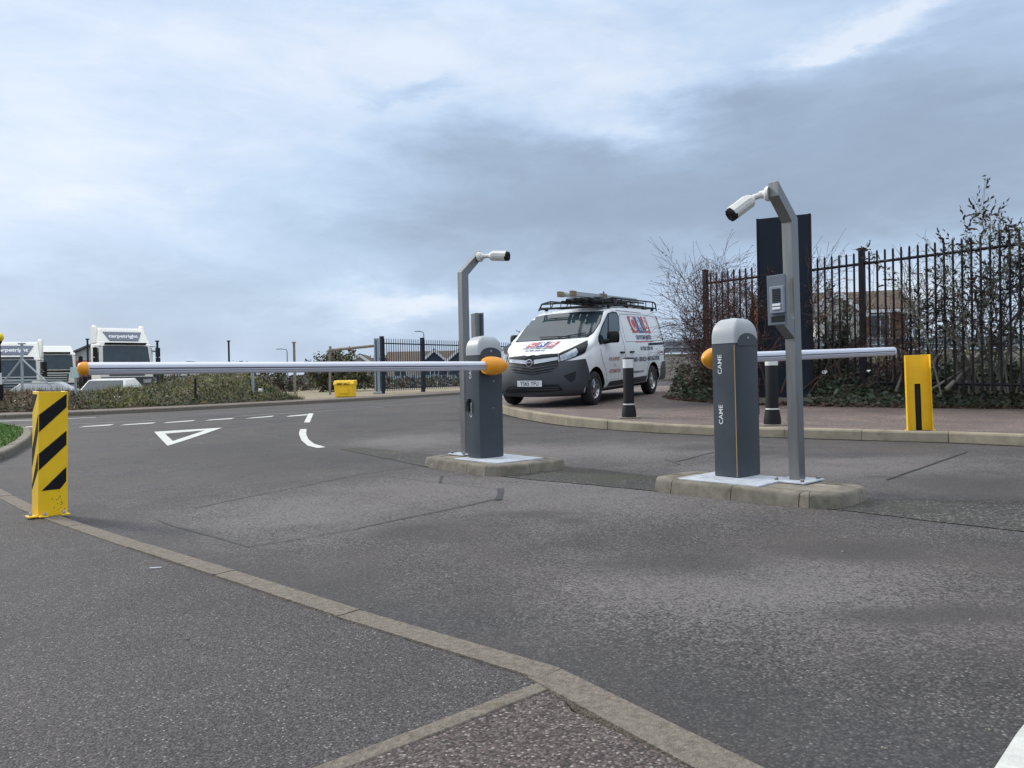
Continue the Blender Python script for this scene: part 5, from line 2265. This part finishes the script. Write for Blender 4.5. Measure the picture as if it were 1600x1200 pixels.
def plant(name, label, cat, base, pl, wm, lms, group=None):
    t = thing(name, label, cat, base, 0, group)
    if pl.wood.v:
        pl.wood.v = [v - base for v in pl.wood.v]
        pl.wood.build('branches', wm, t, smooth=60)
    if pl.leaf.v:
        pl.leaf.v = [v - base for v in pl.leaf.v]
        pl.leaf.build('foliage', lms, t, smooth=0)
    return t


def vz(x, y):
    return T(x, y) + verge_h(x, y)


def vplace(px, Y):
    d = raydir(px, 590)
    x = d.x * Y / d.y
    return Vector((x, Y, vz(x, Y)))


# verge on the right: a planted bank covered by ivy and dead stalks
random.seed(11)
vfront = [P2(1036, 632), P2(1046, 636), P2(1066, 638.5), P2(1100, 641.5), P2(1200, 646.5), P2(1300, 650), P2(1450, 652.5), P2(1600, 653.5), P2(1760, 655)]
vfront = smoothline(vfront, 1)
vback = [Vector((14, 11)), Vector((9, 15.5)), Vector((6.5, 18)), Vector((5.0, 19.0)), Vector((4.0, 17.2))]
vpoly = vfront + vback


def front_d(x, y):
    return min((Vector((x, y)) - p).length for p in vfront_d)


vfront_d = walk(vfront, .12)


def bank_h(x, y):
    d = front_d(x, y)
    n = mnoise.noise(Vector((x * 1.1, y * 1.1, 3.3))) * .10 + mnoise.noise(Vector((x * 3, y * 3, 1.3))) * .05
    return .11 + rise(y) + (.47 + n * 1.5) * ss(0, .8, d) + .10 * ss(.6, 1.8, d)


sheet('verge_bank', vpoly, 0, M_soil, .25, hf=lambda x, y: T(x, y) + bank_h(x, y))
ivy = MB()
cnt = 0
while cnt < 40000:
    x, y = random.uniform(2.6, 12), random.uniform(8.5, 19)
    if not inside(vpoly, x, y):
        continue
    d = front_d(x, y)
    if d > 3.2 or random.random() < (d - .8) * .3:
        continue
    cnt += 1
    z = T(x, y) + bank_h(x, y) + random.uniform(-.02, .16) * min(1, d / .4 + .12)
    c = Vector((x, y, z))
    a = rnd_dir()
    a.z = abs(a.z) * .3
    a.normalize()
    dry = mnoise.noise(Vector((x * .9, y * .9, 9))) + random.uniform(-.3, .3)
    if random.random() < .30:            # dead stalks and grass
        L = random.uniform(.08, .30)
        a.z = random.uniform(.1, .9)
        w = Vector((random.gauss(0, 1), random.gauss(0, 1), 0)).normalized() * .006
        ivy.add([c - w, c + w, c + a * L], [(0, 1, 2)], 2 if random.random() < .5 else 1)
    else:
        s_ = random.uniform(.022, .055)
        b = a.cross(rnd_dir()).normalized()
        mi = 3 if (dry > .5 or d < .10) else (0 if random.random() < .5 else 1)
        ivy.add([c - a * s_, c + b * s_ * .7, c + a * s_, c - b * s_ * .7], [(0, 1, 2, 3)], mi)
tag(ivy.build('ivy', [M_leafd, M_leafg, M_straw, M_leafr], None, smooth=0), 'low dark ivy and dead stalks covering the bank below the black fence', 'ground cover', kind='stuff')
# litter on the verge
for (px, py, lab) in ((1292, 634, 'scrap of white litter on the ivy below the far boom'), (1355, 632, 'crumpled white litter in the ivy left of the plain yellow guard')):
    P = gp(px, 650, .15)
    P = P + Vector((P.x, P.y, 0)).normalized() * .42
    z = T(P.x, P.y) + bank_h(P.x, P.y) + .06
    mb = MB()
    vs2 = [Vector((random.gauss(0, .035), random.gauss(0, .03), random.gauss(0, .015))) + Vector((P.x, P.y, z)) for _ in range(7)]
    mb.add(vs2, [(0, 1, 2), (2, 3, 4), (4, 5, 6), (0, 3, 6), (1, 4, 2)])
    tag(mb.build('litter', M_letter, None, smooth=0), lab, 'litter')

# bare berry bush round the sign board
random.seed(5)


def berry(s, pts, depth):
    if depth <= 1:
        for p in pts[1:]:
            if random.random() < .38:
                s.leafquad(p, rnd_dir(), random.uniform(.018, .04), .02, 0 if random.random() < .7 else 1)


pl = Plant()
base = vplace(1165, 14.3)
for (px, Y, n_, lean) in ((1138, 14.4, 7, -.32), (1165, 14.3, 7, -.15), (1205, 13.9, 6, .0), (1150, 14.9, 5, -.3), (1240, 13.5, 5, .15)):
    b = vplace(px, Y)
    for k in range(n_):
        pl.grow(b + Vector((random.gauss(0, .15), random.gauss(0, .15), 0)), Vector((lean + random.gauss(0, .28), random.gauss(-.05, .25), 1)), random.uniform(1.0, 1.7), .014, 3, [5, 6, 6], berry, up=.035, wob=.17, spread=.62)
plant('berry_bush', 'bare reddish berry bush with arching twigs growing around the dark sign board', 'bush', base, pl, M_redbark, [M_leafr, M_leafb])

# evergreen sapling
random.seed(6)


def broad(s, pts, depth):
    for p in pts[1:]:
        for _ in range(3 if depth < 2 else 1):
            s.leafquad(p + rnd_dir(.03), rnd_dir() + Vector((0, 0, .4)), random.uniform(.06, .12), .045, 0 if random.random() < .8 else 1)


pl = Plant()
base = vplace(1312, 14.2)
for k in range(4):
    pl.grow(base + Vector((random.gauss(0, .12), random.gauss(0, .12), 0)), Vector((random.gauss(0, .15), random.gauss(0, .15), 1)), random.uniform(1.0, 1.45), .016, 2, [4, 6], broad, up=.12, wob=.10, spread=.5, short=.42)
plant('evergreen_sapling', 'dark leafy evergreen sapling behind the fence in front of the white gable', 'sapling', base, pl, M_bark, [M_leafd, M_leafg])

# tangled bare thickets behind the bars
for i, (px, Y, w, nst, h, lab, grp) in enumerate(((1350, 13.6, .5, 9, 1.45, 'bare twiggy thicket in front of the brick house', None), (1420, 13.1, .45, 10, 1.25, 'bare twiggy thicket behind the plain yellow guard', None),
                                                 (1270, 14.6, .4, 8, 1.2, 'bare twiggy thicket right of the dark sign board', None))):
    random.seed(20 + i)
    pl = Plant()
    base = vplace(px, Y)
    for k in range(nst):
        pl.grow(base + Vector((random.gauss(0, w), random.gauss(0, .2), -.05)), Vector((random.gauss(0, .22), random.gauss(0, .2), 1)), h * random.uniform(.7, 1.25), .013, 3, [3, 3, 4], berry, up=.05, wob=.14, spread=.5)
    plant('bare_thicket', lab, 'thicket', base, pl, M_bark, [M_leafr, M_leafb])

# pale leaning trunks
random.seed(31)
pl = Plant()
base = vplace(1415, 12.6)
for (px0, py0, px1, py1, Y, r) in ((1400, 612, 1455, 452, 12.8, .028), (1432, 612, 1428, 470, 12.7, .022), (1478, 605, 1590, 490, 12.2, .034), (1392, 610, 1398, 505, 13.0, .036), (1500, 600, 1470, 470, 12.4, .026), (1540, 610, 1490, 520, 12.1, .022),
                                   (1455, 600, 1560, 548, 12.3, .020), (1560, 610, 1600, 470, 11.9, .026)):
    a, b = atY_(px0, py0, Y), atY_(px1, py1, Y)
    a.z = min(a.z, vz(a.x, a.y) + .02)
    mid = a.lerp(b, .5) + Vector((random.gauss(0, .06), random.gauss(0, .06), .02))
    pl.wood.tube([a, a.lerp(mid, .5), mid, mid.lerp(b, .5) + rnd_dir(.03), b], [r, r * .85, r * .75, r * .6, r * .4], 6)
    for k in range(7):
        t = random.uniform(.3, 1)
        pl.grow(a.lerp(b, t), (b - a).normalized() + rnd_dir(.55), .75 * random.uniform(.6, 1.2), r * .4, 2, [3, 4], berry, up=.05, wob=.16, spread=.6)
plant('leaning_trunks', 'pale leaning bare trunks tangled behind the right end of the fence', 'shrub', base, pl, M_greybark, [M_leafg, M_leafb])

# buddleia with dead flower spikes
random.seed(41)


def buddle(s, pts, depth):
    for p in pts[1:]:
        if random.random() < .7:
            for _ in range(2):
                s.leafquad(p + rnd_dir(.03), rnd_dir() + Vector((0, 0, -.15)), random.uniform(.05, .11), .026, 0 if random.random() < .7 else 1)
    if depth <= 1 and random.random() < .8:
        d = (pts[-1] - pts[-2]).normalized() + rnd_dir(.35)
        d.z = d.z * .4 + random.uniform(-.3, .5)
        d.normalize()
        p = pts[-1]
        L = random.uniform(.16, .28)
        for k in range(7):
            s.leafquad(p + d * L * k / 7, d + rnd_dir(.4), L * .34, .044 * (1 - .07 * k), 2)


for (px, Y, nst, lab) in ((1535, 12.1, 13, 'tall shrub with dead dark flower spikes above the right end of the fence'), (1640, 11.7, 14, 'shrub with dead flower spikes cut off by the right edge of the picture')):
    pl = Plant()
    base = vplace(px, Y)
    for k in range(nst):
        pl.grow(base + Vector((random.gauss(0, .3), random.gauss(0, .2), -.05)), Vector((random.gauss(-.05, .22), random.gauss(0, .15), 1)), random.uniform(1.7, 2.3), .016, 2, [4, 5], buddle, up=.05, wob=.08, spread=.42, short=.45, n=5)
    plant('flowering_shrub', lab, 'shrub', base, pl, M_greybark, [M_leafg, M_leafd, M_leafb])

# far scrub seen through the fence
random.seed(51)
mb = MB()
for k in range(7000):
    Y = random.uniform(24, 30)
    px = random.uniform(1190, 1750)
    p = place(px, Y)
    p.z += abs(random.gauss(0, .45)) + .05
    a, b = rnd_dir(), rnd_dir()
    s_ = random.uniform(.05, .12)
    mb.add([p, p + a * s_, p + a * s_ + b * s_ * .6, p + b * s_ * .6], [(0, 1, 2, 3)], 0 if random.random() < .6 else 1)
tag(mb.build('distant_scrub', [M_greybark, M_leafo], None, smooth=0), 'low grey brown scrub beyond the black fence', 'scrub', kind='stuff')

# ------------------------------------------------------------------ planted bank across the road
random.seed(61)
bl0 = offset(FAR, 1.52)
bl = [p for p in bl0]
fx = lambda p: 800 + FPX * p.x / p.y           # rough photo column of a ground point
bl = [p for p in bl if -27 < p.x < -4 and 13 < p.y < 31 and fx(p) < 527]
blw = walk(bl, .2)
nB = len(blw)


def bank2_h(col):
    """height of the bank crest by photo column"""
    return interp([(-300, .56), (0, .42), (110, .40), (160, .33), (215, .44), (260, .40), (330, .56), (380, .84), (440, .80), (470, .58), (495, .66), (520, .42), (530, .3)], col)


bm_ = MB()
prof_ = [(0, 0), (.25, .35), (.6, .62), (1.1, .86), (1.7, 1.0), (2.6, .95), (3.6, .6), (4.6, 0)]
vs = []
for i, p in enumerate(blw):
    t = (blw[min(i + 1, nB - 1)] - blw[max(i - 1, 0)]).normalized()
    nn = Vector((-t.y, t.x))
    col = fx(p)
    for (w, hh) in prof_:
        q = p + nn * w
        h = bank2_h(col) * hh * (1 + .28 * mnoise.noise(Vector((q.x * .9, q.y * .9, 2)))) * min(1, (nB - 1 - i) / 6)
        vs.append((q.x, q.y, T(q.x, q.y) + .085 + h))
m = len(prof_)
bm_.add(vs, [(i * m + k, (i + 1) * m + k, (i + 1) * m + k + 1, i * m + k + 1) for i in range(nB - 1) for k in range(m - 1)])
o = bm_.build('planted_bank', M_soil, None, smooth=60)
o['kind'] = 'structure'
bb = BVHTree.FromPolygons([Vector(v) for v in bm_.v], bm_.f)
lf = MB()
cnt = 0
while cnt < 34000:
    i = random.randrange(nB - 1)
    p = blw[i].lerp(blw[i + 1], random.random())
    t = (blw[i + 1] - blw[i]).normalized()
    nn = Vector((-t.y, t.x))
    q = p + nn * (random.random() ** 1.4 * 3.2 - .06)
    h, _, _, _ = bb.ray_cast(Vector((q.x, q.y, 5)), Vector((0, 0, -1)))
    if h is None:
        continue
    cnt += 1
    col = fx(q)
    clump = mnoise.noise(Vector((q.x * 1.3, q.y * 1.3, 7)))
    c = h + Vector((0, 0, random.uniform(-.02, .07) + max(0, clump) * .12))
    a = rnd_dir().normalized()
    b = a.cross(rnd_dir()).normalized()
    s_ = random.uniform(.022, .058)
    red = ss(150, 80, col) if False else (1 - ss(85, 150, col))
    r = random.random()
    if r < red * .85:
        mi = 2 if random.random() < .8 else 3
    else:
        tone = clump + random.uniform(-.35, .35) + (.25 if c.z - T(q.x, q.y) > .75 else 0)
        mi = 4 if tone > .52 else (1 if tone > -.05 else 0)
        if random.random() < .10:
            mi = 3
    if random.random() < .35:            # rough grass between the leaves
        a = Vector((random.gauss(0, .4), random.gauss(0, .4), 1)).normalized()
        w_ = Vector((random.gauss(0, 1), random.gauss(0, 1), 0)).normalized() * .010
        lf.add([c - w_, c + w_, c + a * random.uniform(.08, .24)], [(0, 1, 2)], 3 if random.random() < .35 else mi)
        continue
    lf.add([c - a * s_, c + b * s_ * .7, c + a * s_, c - b * s_ * .7], [(0, 1, 2, 3)], mi)
tag(lf.build('ivy', [M_leafd, M_leafo, M_leafr, M_straw, M_leafy], None, smooth=0), 'olive and russet ivy and rough grass covering the bank across the road', 'ground cover', kind='stuff')
P = gp(410, 612, .4)
mb = MB()
mb.add([Vector((P.x, P.y - .2, P.z)) + Vector(v) for v in ((-.07, 0, 0), (.06, .02, .01), (.08, 0, .09), (-.04, -.03, .10), (0, -.05, .05))], [(0, 1, 4), (1, 2, 4), (2, 3, 4), (3, 0, 4)])
tag(mb.build('litter', M_letter, None, smooth=0), 'scrap of white litter caught in the green ivy bank', 'litter')


# ------------------------------------------------------------------ far bushes
def far_bush(label, px, Y, w_px, top_py, leafm, wm, n_stem, leaf_n, seed, bare=False):
    random.seed(seed)
    b = place(px, Y)
    h = zat(px, top_py, Y) - b.z
    w = w_px * Y / FPX
    pl = Plant()

    def lf_(s, pts, depth):
        if depth <= 1:
            for p in pts[1:]:
                for _ in range(leaf_n):
                    s.leafquad(p + rnd_dir(.06), rnd_dir(), random.uniform(.08, .18), .09, random.randrange(len(leafm)))
    for k in range(n_stem):
        pl.grow(b + Vector((random.gauss(0, w * .16), random.gauss(0, w * .1), 0)), Vector((random.gauss(0, .55 * w / h), random.gauss(0, .3), 1)), h * random.uniform(.45, .62), .05, 3, [3, 4, 5], lf_, up=.03, wob=.16, spread=.62, short=.55, minr=.008)
    return plant('bush', label, 'bush', b, pl, wm, leafm, 'bushes beyond the road')


far_bush('big rounded dark bush with open twigs left of the gate post', 523, 38, 95, 527, [M_leafd, M_leafo, M_greybark], M_bark, 17, 3, 71)
far_bush('low bare bush behind the boom, beside the thin dark pole', 362, 40, 62, 555, [M_bark, M_leafb], M_bark, 12, 1, 72)
far_bush('small sprawling bush left of the big rounded bush', 448, 42, 40, 573, [M_leafd, M_bark], M_bark, 4, 1, 73)
far_bush('pale twiggy bush rising behind the near corner of the van', 800, 41, 50, 520, [M_greybark, M_leafg, M_straw], M_greybark, 8, 2, 74)
# scrub line closing the horizon
random.seed(81)
mb = MB()
for k in range(15000):
    px = random.uniform(-120, 740)
    Y = random.choice((46, 50, 56)) + random.uniform(-2, 2)
    p = place(px, Y)
    hmax = .95 + .5 * mnoise.noise(Vector((px * .02, Y * .2, 0))) + .35 * mnoise.noise(Vector((px * .09, 3, 0)))
    if 600 < px:
        hmax *= .55
    p.z += random.random() ** .8 * max(.2, hmax)
    a, b = rnd_dir(), rnd_dir()
    s_ = random.uniform(.07, .16)
    mb.add([p, p + a * s_, p + a * s_ + b * s_ * .6, p + b * s_ * .6], [(0, 1, 2, 3)], random.choice((0, 0, 1, 1, 2)))
tag(mb.build('distant_scrub', [M_greybark, M_bark, M_leafd], None, smooth=0), 'grey brown scrub along the horizon behind the lorries and the ivy bank', 'scrub', kind='stuff')
random.seed(91)
mb = MB()
for k in range(9000):
    an = random.uniform(-.9, .9)
    R = random.uniform(190, 230)
    p = Vector((sin(an) * R, cos(an) * R, 0))
    p.z = T(p.x, 60) - 1 + random.random() * (3.2 + 2.2 * mnoise.noise(Vector((an * 9, 0, 0))))
    a, b = rnd_dir(), rnd_dir()
    s_ = random.uniform(.7, 1.6)
    mb.add([p, p + a * s_, p + a * s_ + b * s_ * .7, p + b * s_ * .7], [(0, 1, 2, 3)], random.randrange(2))
tag(mb.build('far_treeline', [M_bark, M_leafd], None, smooth=0), 'dark far treeline along the horizon', 'treeline', kind='stuff')

# small grit and leaf fragments on the road and footways
random.seed(99)
mb = MB()
for k in range(420):
    x, y = random.uniform(-4, 5), random.uniform(1.5, 11)
    r = random.uniform(.002, .006)
    z = T(x, y) + .02
    mb.lathe([(r, -.002), (r * .8, r * .5), (r * .2, r * .7)], 6, None, (x, y, T(x, y) + (.017 if inside([tuple(p) for p in inner1] + [tuple(e0), tuple(e2), (-12, -1.5)], x, y) else .003)))
tag(mb.build('loose_grit', M_islandtop, None, smooth=0), 'loose pale grit scattered over the tarmac', 'grit', kind='stuff')
P = gp(243, 888, .016)
mb = MB()
mb.box(P + Vector((0, 0, .003)), (.05, .006, .004), Matrix.Rotation(.1, 3, 'Z'))
tag(mb.build('paper_scrap', M_letter, None, smooth=0), 'thin white paper strip lying on the near footway', 'litter')
